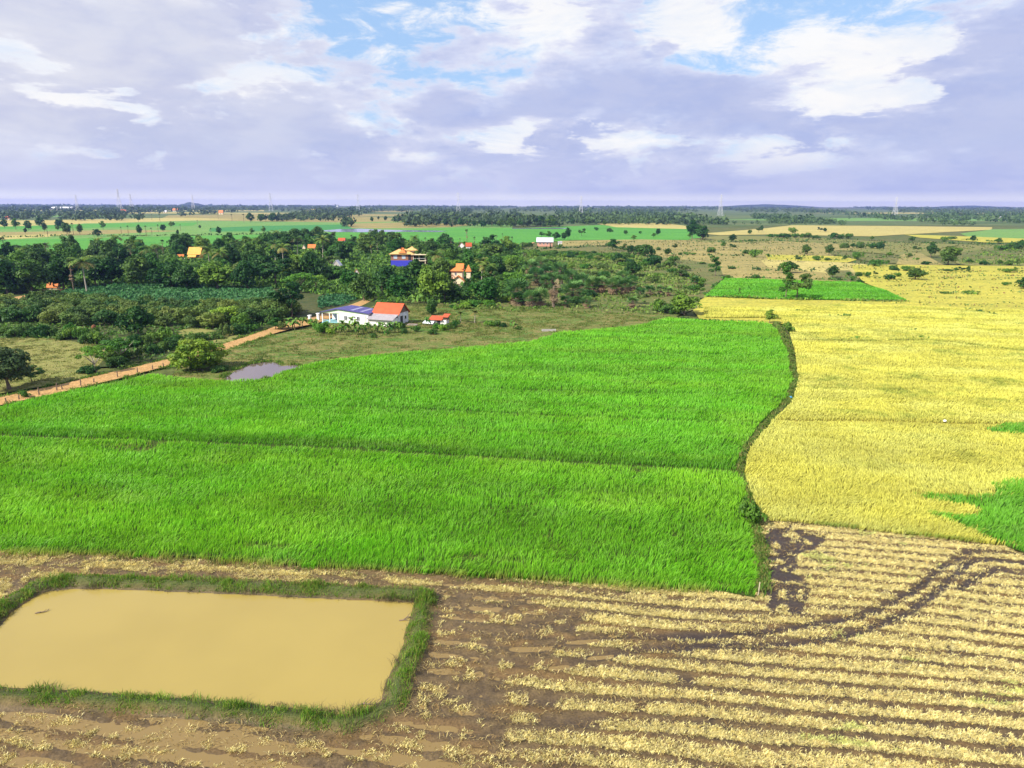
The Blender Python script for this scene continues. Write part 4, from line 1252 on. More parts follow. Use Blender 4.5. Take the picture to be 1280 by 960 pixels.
plant('airy', 876, 367, 15, 11, cat='tree', label='thin little tree at the near corner of the small bright paddy')
plant('young1', 868, 356, 11, 10, cat='palm', label='single low fan palm with a dark trunk west of the small bright paddy')
plant('airy', 924, 369, 10, 4, cat='tree', label='spindly sapling standing inside the small bright paddy')
plant('round0', 790, 346, 19, 20, cat='tree', label='dark round tree alone in the scrub')
plant('round0', 773, 331, 14, 18, cat='tree', label='dark tree in the scrub just behind the lone round tree')
plant('tall0', 865, 298.5, 22, 15, cat='tree', label='tall tree of the big dark pair beyond the tan fields')
plant('round2', 878, 299.5, 17, 16, cat='tree', label='rounder tree of the big dark pair beyond the tan fields')
plant('round0', 1185, 331, 22, 24, cat='tree', label='big dark tree at the edge between yellow field and green marsh')
plant('round0', 1144, 349.5, 14, 22, cat='tree', label='dark round tree at the edge of the yellow field')
plant('tall0', 1163, 321.5, 18, 11, cat='tree', label='tall dark tree beside the big tree at the green marsh')
plant('round2', 1279, 361, 14, 16, cat='tree', label='dark tree cut by the right edge of the picture in the yellow field')
plant('shrub1', 935, 655, 30, 34, cat='shrub', label='bright leafy bush at the corner of the big paddy beside the mud')
plant('shrub1', 984, 416, 13, 16, cat='shrub', label='green bush on the curved bund at its far end')
plant('shrub2', 324, 452.5, 6, 16, cat='shrub', label='weedy bush on the edge of the little pool')
plant('shrub0', 275, 464, 8, 24, cat='shrub', label='low dark bush between the golden tree and the little pool')

# --- scattered small trees of the right-hand fields: x, foot, height, width
FB = 'bushes and small trees scattered over the dry fields'
spots = [(1007, 318, 12, 11), (1036, 319, 13, 10), (1055, 310, 6, 12), (1066, 310, 6, 7), (1075, 310, 7, 11), (1089, 310.5, 6, 11), (1100, 310.5, 8, 11), (1071, 324, 9, 13), (1112, 321, 6, 7),
         (1097, 332.5, 8, 20), (1116, 337.5, 6, 11), (1061, 344, 4, 8), (1073, 345, 5, 10), (1084, 346, 6, 10), (1094, 345, 6, 6), (1066, 349, 4, 8), (1112, 349, 6, 15), (1021, 325, 5, 14), (1034, 325.5, 3.5, 8), (997, 327.5, 8, 9), (1056, 325, 6, 5),
         (990, 291.5, 7, 11), (1010, 297, 6, 9), (1003, 297, 5, 8), (1020, 298, 4, 10), (1042, 298, 7, 12), (1050, 298, 5, 10), (1060, 298, 6, 13), (1090, 300, 5, 5), (1025, 290, 6, 6), (1031, 290, 5, 5), (966, 296.5, 4, 14), (980, 296.8, 5, 16), (993, 297, 5, 12),
         (1140, 300.5, 5, 7), (1181, 301.5, 5.5, 11), (1190, 298.5, 3, 12), (1216, 301.5, 7, 6), (1248, 304.5, 7, 8), (1146, 314.5, 7, 9), (1172, 315, 5, 6), (1198, 315.5, 5.5, 9), (1137, 321.5, 5, 6), (1252, 313, 6, 16), (1266, 311, 8, 18), (1278, 309, 9, 14),
         (1212, 328, 4, 8), (1249, 331, 6, 6), (1261, 331.5, 6.5, 9), (1271, 332.5, 8, 8), (1230, 331, 5, 10), (1133, 338.5, 6, 14), (1120, 338, 4, 8), (1195, 339.2, 5, 6), (1202, 339.4, 6, 8), (1210, 339.6, 7, 5), (1185, 338.6, 2.5, 14), (1258, 340.6, 5, 16), (1268, 340.5, 7, 6), (1257, 356.5, 4, 11), (1157, 330.5, 4, 12), (1122, 346, 5, 8), (1075, 352.5, 3, 8), (1212, 366.5, 3, 20), (1180, 366.8, 2.5, 12), (1147, 325, 3, 5),
         (915, 302.5, 9.5, 11), (822, 294, 8, 6), (817, 296.5, 5, 6), (844, 312.5, 7.5, 7), (823, 312.8, 4, 6), (834, 319.5, 9, 10), (889, 315.5, 6.5, 12), (904, 309.5, 7, 7), (916, 312.5, 7.5, 9), (944, 321.5, 9.5, 15), (932, 317, 5, 8), (937, 292.5, 5, 5), (806, 320, 14, 22), (842, 328, 8, 20), (817, 331, 12, 22), (858, 318, 3, 8), (850, 318.5, 3, 6), (866, 318.8, 3, 9), (878, 330, 3, 8), (890, 333, 3, 10), (945, 348, 5, 10), (910, 347.8, 4, 8), (862, 297, 5, 6), (948, 290.5, 6, 7), (952, 289, 7, 5), (960, 321, 4, 6), (915, 336, 3, 9),
         (766, 313, 14, 15), (780, 316.5, 11, 13), (789, 317, 10, 13), (798, 317.5, 11, 14), (782, 293, 5, 5), (792, 300, 6, 7), (727, 295, 9, 9), (705, 300, 9, 8), (710, 299, 14, 7), (695, 299.5, 9, 9), (686, 298, 9, 8), (677, 297, 7, 9), (745, 288, 4, 6), (762, 290, 5, 7), (800, 292, 3, 5), (655, 309, 6, 10), (700, 310, 5, 8), (662, 308, 5, 8), (698, 305.5, 4, 6)]
for i, (a, b, c, d) in enumerate(spots):
    wide = d > 1.35 * c
    key = ('shrub0', 'shrub1')[i % 2] if wide else ('round0', 'tall0', 'round2', 'tall1', 'loose')[i % 5]
    nm = ('low wide dark bush', 'low spreading green bush')[i % 2] if wide else ('small dark round tree', 'upright dark tree', 'dense dark tree', 'upright green tree', 'loose dark tree')[i % 5]
    plant(key, a, b, c, d, phrase=nm, cat='shrub' if wide else 'tree', group=FB)

# --- far palms and trees standing singly on the distant paddies, left
FT = 'single trees on the distant paddies'
far = [(6, 285, 9), (20, 287, 12), (36, 288, 10), (50, 283, 9), (32, 292, 6), (56, 290, 10), (60, 297, 12), (74, 285, 9), (72, 288, 5), (84, 293, 12), (92, 294, 13), (100, 293, 11), (118, 297, 9), (122, 296, 8), (129, 287, 9), (152, 293, 8), (161, 295, 11), (175, 294, 11), (183, 295, 11), (190, 294, 8), (198, 290, 8), (204, 289, 7), (214, 285, 7), (217, 283, 5), (226, 289, 7), (222, 294, 6), (247, 281, 5), (264, 293, 7), (274, 294, 9), (250, 286, 4), (273, 274, 7), (290, 276, 7), (305, 278, 9), (313, 278, 10), (326, 277, 8), (332, 276, 6), (341, 277, 9), (348, 276, 7), (355, 276, 7), (315, 293, 7), (330, 292, 8), (372, 275, 5), (384, 275, 4), (173, 277, 7), (200, 277, 8), (190, 275, 6), (150, 275, 6), (430, 278, 5), (440, 278, 5), (465, 278, 6), (473, 275, 4), (482, 276, 5), (494, 277, 5), (418, 274, 4), (525, 279, 4), (540, 281, 6), (548, 282, 7), (557, 283, 8), (566, 283, 8), (575, 283, 9), (584, 283, 8), (593, 284, 7), (604, 284, 7), (615, 284, 8), (626, 284, 9), (638, 284, 10), (650, 284, 9), (662, 283, 10), (676, 283, 11), (688, 284, 12), (702, 282, 9), (715, 282, 8), (735, 281, 7), (756, 282, 6), (774, 281, 5), (790, 280, 6), (812, 281, 6), (838, 280, 7)]
for i, (a, b, c) in enumerate(far):
    key = ('sugar0', 'round0', 'tall0', 'sugar1', 'round2', 'tall1')[int(rng.integers(6))]
    plant(key, a, b, c * 1.15, None, phrase='distant palm' if key.startswith('sugar') else 'distant dark tree', cat='palm' if key.startswith('sugar') else 'tree', group=FT)

# --- the village grove
GROVE_PX = [(-70, 368), (0, 368), (60, 361), (130, 357), (200, 357.5), (320, 358), (335, 350), (400, 361), (440, 372), (472, 378), (520, 377), (600, 377), (632, 366), (650, 350), (656, 335), (640, 316), (600, 312), (560, 314), (520, 309), (480, 306), (420, 303), (380, 302), (330, 309), (280, 311), (230, 314), (160, 316), (60, 320), (-70, 328)]
VG = 'trees of the village grove'
# palms one can see sticking out
for a, b, c in ((108, 366, 46), (278, 348, 38), (355, 338, 34), (405, 328, 34), (545, 352, 40), (345, 330, 30), (373, 322, 28), (263, 342, 34), (190, 342, 36), (320, 335, 30), (620, 350, 26), (160, 335, 30), (60, 325, 22), (140, 318, 18)):
    plant(('coco0', 'coco1', 'coco2')[int(rng.integers(3))], a, b, c, None, phrase='coconut palm', cat='palm', group='coconut palms of the village'); TAKEN.append((*at(a, b), 3.0))
for a, b, c in ((8, 327, 30), (93, 366, 42), (60, 330, 26), (165, 330, 24), (205, 322, 22), (258, 312, 14), (472, 318, 16), (488, 312, 16), (500, 314, 12), (520, 313, 14), (532, 312, 15), (555, 316, 18), (564, 316, 18), (575, 308, 10), (583.5, 304, 17), (593, 308, 12), (605, 312, 16), (620, 308, 14), (640, 310, 14), (478, 375, 22), (628, 302, 10), (400, 306, 14), (440, 310, 16), (382, 300, 10), (372, 298, 8), (352, 297, 7), (358, 298, 8)):
    plant(('sugar0', 'sugar1')[int(rng.integers(2))], a, b, c, None, phrase='sugar palm', cat='palm', group='sugar palms of the village'); TAKEN.append((*at(a, b), 3.0))
# the dark front row and named clumps: x, foot, height, width, kind
for a, b, c, d, k in ((140, 357, 34, 34, 'round0'), (172, 358, 36, 36, 'round0'), (215, 361, 32, 46, 'round0'), (235, 362, 30, 30, 'round2'), (272, 362, 34, 40, 'round1'), (300, 356, 28, 28, 'flat1'), (310, 362, 34, 30, 'round2'), (252, 358, 22, 22, 'loose'), (120, 358, 34, 28, 'tall0'), (80, 362, 40, 40, 'round0'), (40, 366, 40, 42, 'round2'), (10, 368, 42, 40, 'round0'), (-12, 368, 40, 40, 'round1'), (25, 352, 36, 40, 'round1'),
                     (305, 322, 20, 34, 'flat1'), (273, 318, 14, 16, 'round0'), (460, 320, 26, 22, 'tall0'), (428, 330, 26, 26, 'round0'), (400, 342, 20, 26, 'round2'), (345, 358, 34, 40, 'loose'), (330, 350, 30, 36, 'round2'), (375, 366, 24, 40, 'flat0'), (395, 362, 18, 26, 'flat0'), (418, 352, 18, 28, 'round1'), (440, 362, 24, 26, 'round1'),
                     (455, 376, 34, 28, 'round0'), (500, 374, 30, 30, 'round1'), (520, 366, 40, 36, 'round0'), (540, 378, 44, 38, 'round1'), (556, 377, 34, 32, 'round0'), (575, 377, 18, 28, 'round2'), (606, 378, 30, 36, 'round1'), (612, 372, 38, 26, 'loose'), (484, 366, 32, 30, 'round2'), (640, 366, 26, 30, 'flat0'), (560, 327, 22, 30, 'round0'), (615, 326, 20, 34, 'round0'), (620, 338, 14, 60, 'flat0'), (590, 338, 12, 40, 'flat0'), (605, 330, 16, 30, 'round2'), (586, 367, 19, 15, 'round2'), (637, 315, 14, 16, 'round0')):
    nm = {'round0': 'big dark round tree', 'round1': 'full mid-green tree', 'round2': 'dense dark-leaved tree', 'flat0': 'lime spreading tree', 'flat1': 'dull green flat-topped tree', 'loose': 'loose greyish tree', 'tall0': 'tall dark tree'}[k]
    plant(k, a, b, c, d, phrase=nm, cat='tree', group=VG); TAKEN.append((*at(a, b), 5.0))
fill(GROVE_PX, 150, ['round0', 'round1', 'round2', 'tall0', 'tall1', 'flat0', 'loose', 'flat1', 'coco0', 'coco1'], [16, 19, 12, 9, 14, 8, 6, 5, 7, 7],
     [(8, 13), (7, 12), (8, 13), (10, 15), (9, 13), (5, 7), (8, 11), (5.5, 8), (9, 13), (8, 12)], 6.2, ['tree'] * 8 + ['palm'] * 2,
     ['big dark round tree', 'full mid-green tree', 'dense dark-leaved tree', 'tall dark tree', 'tall green tree', 'lime spreading tree', 'loose greyish tree', 'dull green flat-topped tree', 'coconut palm', 'coconut palm'], VG)

# --- the orchard of low trees between the road and the grove
ORCH = [(-50, 382), (0, 384), (60, 380), (95, 378), (150, 386), (230, 388), (330, 388), (372, 390), (365, 398), (335, 405), (300, 408), (262, 411), (215, 408), (160, 406), (110, 410), (60, 405), (0, 404), (-50, 404)]
n_o = fill(ORCH, 190, ['orchard0', 'orchard1', 'orchard2'], [4, 4, 3], [(3.0, 4.4)] * 3, 4.0, 'orchard tree', ['low domed orchard tree'] * 3, 'low domed trees of the dense orchard', tries=30)
# hedges: behind the meadow and along the road
HED = [((-40, 421), (0, 419), (50, 420), (100, 424), (118, 430), (140, 437)), ((130, 455), (165, 447), (200, 441), (220, 434), (226, 425)), ((150, 436), (190, 430), (210, 424)), ((235, 430), (262, 425), (290, 420), (316, 410))]
for hi_, L in enumerate(HED):
    for (a, b), (c, d) in zip(L[:-1], L[1:]):
        k = max(1, int(math.hypot(c - a, (d - b) * 3) / 11))
        for j in range(k):
            t = (j + rng.uniform(.2, .8)) / k
            plant(('shrub0', 'shrub1', 'shrub0', 'shrub2')[int(rng.integers(4))], a + (c - a) * t, b + (d - b) * t + rng.uniform(-2, 2), rng.uniform(9, 16), rng.uniform(16, 24), phrase='hedge bush', cat='shrub', group='hedge bushes around the meadow and along the road')

# --- young fan palms of the scrub
yp = [(663, 345, 16), (676, 340, 15), (682, 352, 16), (670, 357, 18), (700, 348, 16), (714, 357, 16), (727, 362, 16), (740, 366, 16), (754, 359, 16), (752, 366, 16), (765, 368, 16), (773, 364, 15), (781, 368, 16), (789, 363, 15), (715, 378, 22), (675, 383, 18), (664, 384, 17), (646, 380, 25), (648, 382, 14), (702, 362, 15), (690, 360, 16), (682, 362, 14), (790, 385, 12), (733, 385, 12), (707, 384, 12), (722, 368, 14), (778, 356, 14), (658, 362, 16), (688, 345, 13), (812, 370, 11), (825, 369, 10), (835, 370, 9), (800, 372, 10)]
for a, b, c in yp:
    TAKEN.append((*at(a, b), 3.2)); plant(('young0', 'young1', 'young0')[int(rng.integers(3))], a, b, c * 1.25, c * 1.3, phrase='young fan palm', cat='palm', group='young fan palms of the scrub')
plant('dead_fan', 692, 384, 33, 17, cat='palm', label='dead brown fan palm on a bare trunk in front of the green fan palms')
# scrub bushes
SCRUB = [(640, 350), (665, 316), (780, 322), (850, 335), (880, 352), (870, 372), (840, 386), (760, 388), (640, 386)]
fill(SCRUB, 55, ['shrub0', 'shrub1', 'shrub2', 'shrub3', 'flat1'], [3, 4, 3, 1, 1], [(1.6, 3.0), (1.5, 3), (1.5, 3), (1.2, 2.6), (3, 4)], 3.2, 'shrub', ['dark scrub bush', 'green scrub bush', 'olive scrub bush', 'lime scrub bush', 'flat scrub bush'], 'bushes of the scrub')
ROWB = [(660, 316), (790, 321), (790, 326), (660, 322)]
fill(ROWB, 34, ['shrub0', 'shrub1'], [1, 1], [(2.0, 3.2)] * 2, 3.0, 'shrub', ['dark scrub bush', 'green scrub bush'], 'bushes of the scrub', keep=False)
fill([(560, 384), (640, 374), (650, 384), (560, 388)], 10, ['shrub3', 'shrub1'], [1, 1], [(1, 2)] * 2, 2.5, 'shrub', ['lime scrub bush', 'green scrub bush'], 'bushes of the scrub', keep=False)
# banana plants and garden shrubs before the white house
for a, b, c in ((409, 413, 9), (420, 416, 9), (429, 416, 12), (436, 415, 9), (443, 413, 13), (446, 419, 11), (455, 417, 11), (462, 415, 9), (470, 417, 12), (478, 415, 9), (486, 417, 12), (493, 416, 11), (499, 415, 9), (484, 421, 9), (425, 419, 10), (396, 412, 10)):
    plant(('banana0', 'banana1')[int(rng.integers(2))], a, b, c * 1.25, c * 1.25, phrase='banana plant', cat='banana plant', group='banana plants before the white house')
for a, b, c, d in ((405, 416, 14, 20), (391, 408, 9, 16), (413, 418, 8, 14), (500, 411, 9, 12), (520, 415, 8, 12), (545, 411, 7, 14), (556, 413, 8, 12), (563, 411, 8, 10), (570, 409, 9, 10), (615, 408, 7, 14), (622, 408, 8, 10), (629, 409, 6, 8), (648, 412, 5, 9), (541, 418, 7, 12), (467, 422, 6, 10), (505, 417, 7, 10)):
    plant(('shrub1', 'shrub0', 'shrub3')[int(rng.integers(3))], a, b, c, d, phrase='garden shrub', cat='shrub', group='garden shrubs by the white house')
plant('coco1', 576, 404, 16, 16, cat='palm', label='young coconut palm in the yard beyond the red-roofed shed')
plant('coco1', 594, 404, 18, 18, cat='palm', label='taller young coconut palm in the yard, away from the shed')
plant('banana1', 536, 410, 14, 12, cat='banana plant', label='banana plant in front of the red-roofed shed')
plant('banana0', 642, 411, 10, 12, cat='banana plant', label='yellowish banana plant out on the pasture by the paddy edge')


# --- masses nobody could count
def greenery(name, label, poly, dens, top, cols, leaf=.3, wfn=None, far_scale=160.0, mat=None):
    x, y = scatter(poly, dens)
    if wfn is not None:
        k = rng.uniform(0, 1, len(x)) < wfn(x, y); x, y = x[k], y[k]
    n = len(x); d = np.hypot(x, y)
    hh = top * np.clip((fbm(x / 5, y / 5, 111, 4) - .22) * 1.9, .12, 1.15)
    z = hh * np.sqrt(rng.uniform(.05, 1, n))
    N = np.stack([rng.normal(0, .6, n), rng.normal(-.2, .6, n), np.abs(rng.normal(.7, .4, n))], 1); N /= np.linalg.norm(N, axis=1)[:, None]
    c = pal(cols, n) * (.65 + .75 * fbm(x / 3.5, y / 3.5, 112, 3))[:, None]
    V, t1, t2, cc_ = leaf_cards(np.stack([x, y, z], 1), N, leaf * np.clip(d / far_scale, .7, 3) * rng.uniform(.6, 1.4, n), c)
    o = link(name, np_mesh(name, V, [t1, t2], mat or M_leaf_s, cc_))
    tag(o, label, 'undergrowth', kind='stuff')
    return o


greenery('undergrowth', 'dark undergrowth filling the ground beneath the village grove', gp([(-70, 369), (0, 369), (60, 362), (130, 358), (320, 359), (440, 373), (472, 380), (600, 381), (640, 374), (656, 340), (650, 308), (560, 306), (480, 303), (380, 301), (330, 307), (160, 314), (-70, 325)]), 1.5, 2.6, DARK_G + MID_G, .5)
greenery('undergrowth', 'low scrub of mixed green weeds around the fan palms', gp([(560, 386), (640, 352), (660, 314), (790, 318), (880, 348), (870, 378), (845, 393), (760, 393), (640, 390)]), 1.6, 1.0, MID_G + OLIVE_G + OLIVE_G + [(.15, .19, .05)], .36, lambda x, y: np.clip((fbm(x / 9, y / 9, 113, 3) - .36) * 5, .05, 1))
greenery('undergrowth', 'leafy ground cover under the orchard and hedges', gp([(-60, 381), (95, 376), (330, 387), (375, 390), (340, 408), (225, 446), (140, 462), (130, 440), (100, 425), (-60, 422)]), 1.6, 1.1, OLIVE_G + MID_G, .38, lambda x, y: .9 - .75 * inside(x, y, gp([(216, 414), (245, 410), (300, 418), (290, 428), (240, 430)])))
CAS = gp([(86, 362), (130, 358.5), (330, 360), (345, 366), (338, 386), (230, 387), (150, 385), (95, 377), (70, 372)])
greenery('cassava_crop', 'blue-green leafy crop in the strip between orchard and grove', CAS, 4.5, 1.5, [(.035, .13, .05), (.05, .16, .055), (.03, .10, .04)], .35)
greenery('cassava_crop', 'blue-green leafy crop behind the white house by the road', gp([(398, 377), (400, 371), (440, 369), (452, 372), (430, 381), (398, 388)]), 4.5, 1.4, [(.03, .12, .045), (.045, .15, .05)], .35)
greenery('undergrowth', 'grassy green patch on the far marsh', gp([(1192, 329), (1250, 309), (1300, 305), (1380, 303), (1380, 336), (1285, 334)]), .3, 2.0, MID_G + DARK_G, .5, lambda x, y: np.clip((fbm(x / 20, y / 20, 114, 3) - .4) * 5, .05, 1), 400)


greenery('dry_weeds', 'thin dry weeds over the fallow fields of the plain', gp([(700, 303), (960, 299), (1100, 300), (1290, 306), (1320, 332), (1130, 332), (1075, 352), (905, 346), (850, 372), (800, 330)]), .10, .8, OLIVE_G + [(.26, .23, .09), (.20, .17, .07), (.30, .26, .10)], .45, lambda x, y: np.clip((fbm(x / 16, y / 9, 116, 4) - .44) * 5, .03, 1), 330)
greenery('field_weeds', 'olive weed streaks through the far ripe field', gp([(1085, 350), (1140, 334), (1290, 336), (1330, 385), (1210, 384), (1060, 379), (1135, 376)]), .5, .7, OLIVE_G + [(.26, .23, .06), (.20, .12, .05)], .35, lambda x, y: np.clip((fbm(x / 10, y / 4, 117, 4) - .54) * 6, .01, 1), 260)


def bund_line(pts, width, hgt, dens, cols, label='weedy low bund between the fields', z=0):
    L = gp(pts); P = np.array(L); m = width * 3
    poly = [(p[0], p[1] - m) for p in L] + [(p[0], p[1] + m) for p in L[::-1]]
    return greenery('bund_weeds', label, poly, dens, hgt, cols, .35, lambda x, y: np.exp(-(dist_line(x, y, L) / width) ** 4) * np.clip((fbm(x / 6, y / 6, 115, 3) - .33) * 4, .03, 1), 160)


BW = OLIVE_G + MID_G
bund_line([(880, 371.5), (900, 371.5), (960, 374), (1040, 376), (1135, 377)], 1.0, .9, 4, BW, 'green weeds along the near bund of the small bright paddy')
bund_line([(882, 369), (905, 347), (960, 347.5), (1073, 351)], .9, .8, 3, BW, 'weedy bund around the far side of the small bright paddy')
bund_line([(840, 397), (880, 401.5), (960, 404)], .9, .8, 5, BW, 'weeds along the top bund of the big paddy')
bund_line([(1000, 424), (1080, 425), (1160, 424)], .8, .9, 5, MID_G, 'green weeds on the bund across the ripe field')
for q in ([(985, 389), (1010, 389.5), (1022, 391)], [(1035, 396), (1066, 397)], [(1148, 396), (1174, 397)], [(1107, 413), (1145, 414.5)], [(1170, 385), (1210, 388), (1260, 398)], [(1180, 367), (1222, 368)]):
    bund_line(q, 1.0, .9, 4, BW + OLIVE_G, 'patch of olive weeds in the ripe field')
for q in ([(640, 313), (760, 308), (800, 317)], [(880, 334), (960, 338)], [(840, 318.5), (930, 320)], [(940, 338), (1030, 339.5)], [(960, 322), (1060, 326), (1100, 334)], [(1060, 347), (1110, 350)], [(870, 303.5), (960, 301), (1100, 306)], [(1100, 303), (1200, 304.5), (1290, 306)], [(960, 299), (1060, 300)], [(1180, 298.5), (1280, 304)], [(0, 297), (130, 294)], [(128, 295.5), (240, 294.5)], [(240, 294.5), (380, 292)], [(1040, 320), (1140, 324)]):
    bund_line(q, 2.2, 1.8, .5, DARK_G + OLIVE_G, 'dark weedy bund on the distant fields')

# ------------------------------------------------------------------ far woods: masses of crowns out to the horizon
def woods(name, label, bands, cols, mat, thr=.34):
    """bands: (px0, px1, py near, py far, trees, height range, leaf)"""
    Vs = []; A = []; B_ = []; Cs = []; off = 0
    for x0, x1, yn, yf, cnt, hr, per in bands:
        dn = CAM_H / math.tan(math.atan((yn - 255.5) / FPX) + 1e-5); df = CAM_H / math.tan(math.atan((max(yf, 256.6) - 255.5) / FPX))
        d = np.exp(rng.uniform(math.log(dn), math.log(df), cnt))
        tx = rng.uniform((x0 - 640) / 845, (x1 - 640) / 845, cnt)
        X = tx * d; Y = d
        patch = fbm(X / (d * .05 + 60), Y / (d * .16 + 60), 121, 3)
        k = patch > thr; X, Y, d = X[k], Y[k], d[k]; m = len(X)
        h = rng.uniform(*hr, m) * (1 + .4 * (rng.uniform(0, 1, m) > .9))
        wdt = h * rng.uniform(.45, .75, m) * np.clip(d / 2500, 1, 2.2)
        n = m * per; q = np.repeat(np.arange(m), per)
        u = rng.normal(0, 1, (n, 3)); u /= np.linalg.norm(u, axis=1)[:, None]
        P = np.stack([X[q], Y[q], h[q] * .56], 1) + u * np.stack([wdt[q], wdt[q], h[q] * .45], 1) * rng.uniform(.6, 1.05, n)[:, None]
        c = (pal(cols, m)[q] * .7 + pal(cols, n) * .3)
        V, t1, t2, cc_ = leaf_cards(P, u, wdt[q] * .42 * rng.uniform(.6, 1.3, n), c)
        Vs.append(V); A.append(t1 + off); B_.append(t2 + off); Cs.append(cc_); off += len(V)
    o = link(name, np_mesh(name, np.concatenate(Vs), [np.concatenate(A), np.concatenate(B_)], mat, np.concatenate(Cs)))
    tag(o, label, 'woods', kind='stuff')
    return o


FARW = [(.045, .085, .03), (.06, .11, .035), (.085, .14, .045), (.05, .09, .035)]
woods('far_woods', 'dark tree belts on the distant plain, over to the village side',
      [(-150, 420, 277, 268, 520, (8, 14), 22), (-150, 460, 268, 263, 700, (9, 15), 16), (300, 700, 277, 272, 300, (7, 12), 18), (440, 760, 283, 276, 420, (7, 13), 22), (380, 720, 272, 264, 900, (8, 14), 14)], FARW, M_leaf_s, .48)
woods('far_woods', 'wide woodland on the plain in front of the pylons',
      [(640, 900, 280, 272, 700, (7, 12), 20), (700, 1420, 278, 272, 1100, (6, 10), 18), (680, 1420, 272, 264, 1800, (7, 12), 14), (880, 1420, 280, 276, 400, (5, 8), 18)], [(.07, .125, .04), (.095, .17, .045), (.055, .10, .035), (.12, .19, .06)], M_leaf_s, .43)
woods('far_woods', 'last blue woodland under the horizon',
      [(-200, 1480, 265, 260.5, 5200, (7, 13), 9), (-200, 1480, 260.5, 258.6, 5200, (8, 14), 8)], FARW, M_leaf_s)
# hills on the horizon
M_hill = ground_mat('hill_wood', (.05, .07, .03), (.04, .06, .03), (.06, .08, .03), .002, .01, fine=.05, bump=0)
def hill(px0, px1, top_px, dist):
    xs = np.linspace((px0 - 640) / 845 * dist, (px1 - 640) / 845 * dist, 28); V = []; F = []
    wd_ = abs(xs[-1] - xs[0])
    for j in range(9):
        b = (j - 4) / 4
        for i, x in enumerate(xs):
            a = (i / 27 - .5) * 2
            hgt = top_px * dist / FPX * max(0, (1 - a * a)) * max(0, 1 - b * b) * (.7 + .6 * float(fbm(i / 4.0, j / 3.0, 131, 3)))
            V.append((x, dist + b * wd_ * .4, hgt - 1))
    for j in range(8):
        for i in range(27): F.append((j * 28 + i, j * 28 + i + 1, j * 28 + 29 + i, j * 28 + 28 + i))
    me = bpy.data.meshes.new('hill'); me.from_pydata(V, [], F); me.materials.append(M_hill)
    for p in me.polygons: p.use_smooth = True
    o = link('hill', me); o['kind'] = 'structure'


hill(245, 278, 4.6, 7000)
hill(880, 1000, 3.4, 8700)
hill(1130, 1230, 2.6, 8600)
hill(1240, 1330, 2.4, 8600)

# ------------------------------------------------------------------ buildings
C_white = plain('white_wall', (.76, .75, .73), .75, .14, 1.2)
C_grey_wall = plain('pale_wall', (.64, .65, .68), .75, .15, 1.0)
C_lime = plain('pale_green_trim', (.62, .80, .55), .6, .06, 2)
C_trim = plain('white_trim', (.82, .83, .82), .5, .03, 3)
C_dark = plain('dark_opening', (.03, .03, .035), .6, .2, 3)
C_glass, _n, _b = new_mat('window_glass'); _b.inputs['Base Color'].default_value = (.03, .04, .06, 1); _b.inputs['Roughness'].default_value = .12; _b.inputs['Specular IOR Level'].default_value = .6
C_cream = plain('cream_wall', (.70, .60, .42), .75, .08, 1.5)
C_pink = plain('pink_wall', (.58, .30, .22), .8, .12, 1.0)
C_blue = plain('blue_wall', (.05, .055, .50), .6, .08, 1)
C_gold = plain('golden_wall', (.62, .36, .07), .7, .1, 1)
C_wood = plain('old_wood', (.17, .12, .085), .85, .3, 5)
C_turq = plain('turquoise_paint', (.25, .50, .55), .6, .1, 2)
C_concrete = plain('concrete', (.36, .34, .32), .9, .2, 2)


def tile_mat(name, c, scale=3.2, axis='X', rough=.6, metal=0.0, dark=.72):
    """roof with courses of tiles or corrugation"""
    m, nt, b = new_mat(name)
    tc = nd(nt, 'ShaderNodeTexCoord')
    w = nd(nt, 'ShaderNodeTexWave'); w.wave_type = 'BANDS'; w.bands_direction = axis
    w.inputs['Scale'].default_value = scale; w.inputs['Distortion'].default_value = .4; w.inputs['Detail'].default_value = 2
    nt.links.new(tc.outputs['Object'], w.inputs['Vector'])
    n = noise_out(nt, tc.outputs['Object'], .9, 5, .65)
    k = mixrgb(nt, ramp(nt, n, .3, .7), tuple(x * .82 for x in c), tuple(min(1, x * 1.12) for x in c))
    k = mixrgb(nt, ramp(nt, w.outputs[1], .0, .5), tuple(x * dark for x in c), k)
    nt.links.new(k, b.inputs['Base Color']); b.inputs['Roughness'].default_value = rough; b.inputs['Metallic'].default_value = metal
    bp = nd(nt, 'ShaderNodeBump', Strength=.4, Distance=.05); nt.links.new(w.outputs[1], bp.inputs['Height']); nt.links.new(bp.outputs[0], b.inputs['Normal'])
    return m


R_blue = tile_mat('blue_roof', (.085, .075, .26), 2.0, 'Y', .45)
R_red = tile_mat('red_roof', (.52, .105, .04), 2.2, 'Z', .6)
R_orange = tile_mat('orange_roof', (.66, .22, .06), 2.0, 'Z', .6)
R_gold = tile_mat('golden_roof', (.72, .40, .09), 2.0, 'Z', .6)
R_tan = tile_mat('tan_roof', (.66, .42, .16), 1.6, 'Z', .6)
R_grey = tile_mat('grey_roof', (.36, .34, .36), 2.5, 'X', .5)
R_pale = tile_mat('pale_sheet_roof', (.62, .62, .70), 1.5, 'X', .4)
C_brick, nt, b = new_mat('brick')
tc = nd(nt, 'ShaderNodeTexCoord'); br = nd(nt, 'ShaderNodeTexBrick'); br.inputs['Scale'].default_value = 2.2
br.inputs['Color1'].default_value = (.34, .14, .085, 1); br.inputs['Color2'].default_value = (.27, .11, .07, 1); br.inputs['Mortar'].default_value = (.30, .22, .18, 1)
mp = nd(nt, 'ShaderNodeMapping'); mp.inputs['Rotation'].default_value = (R(90), 0, 0); nt.links.new(tc.outputs['Object'], mp.inputs[0]); nt.links.new(mp.outputs[0], br.inputs['Vector'])
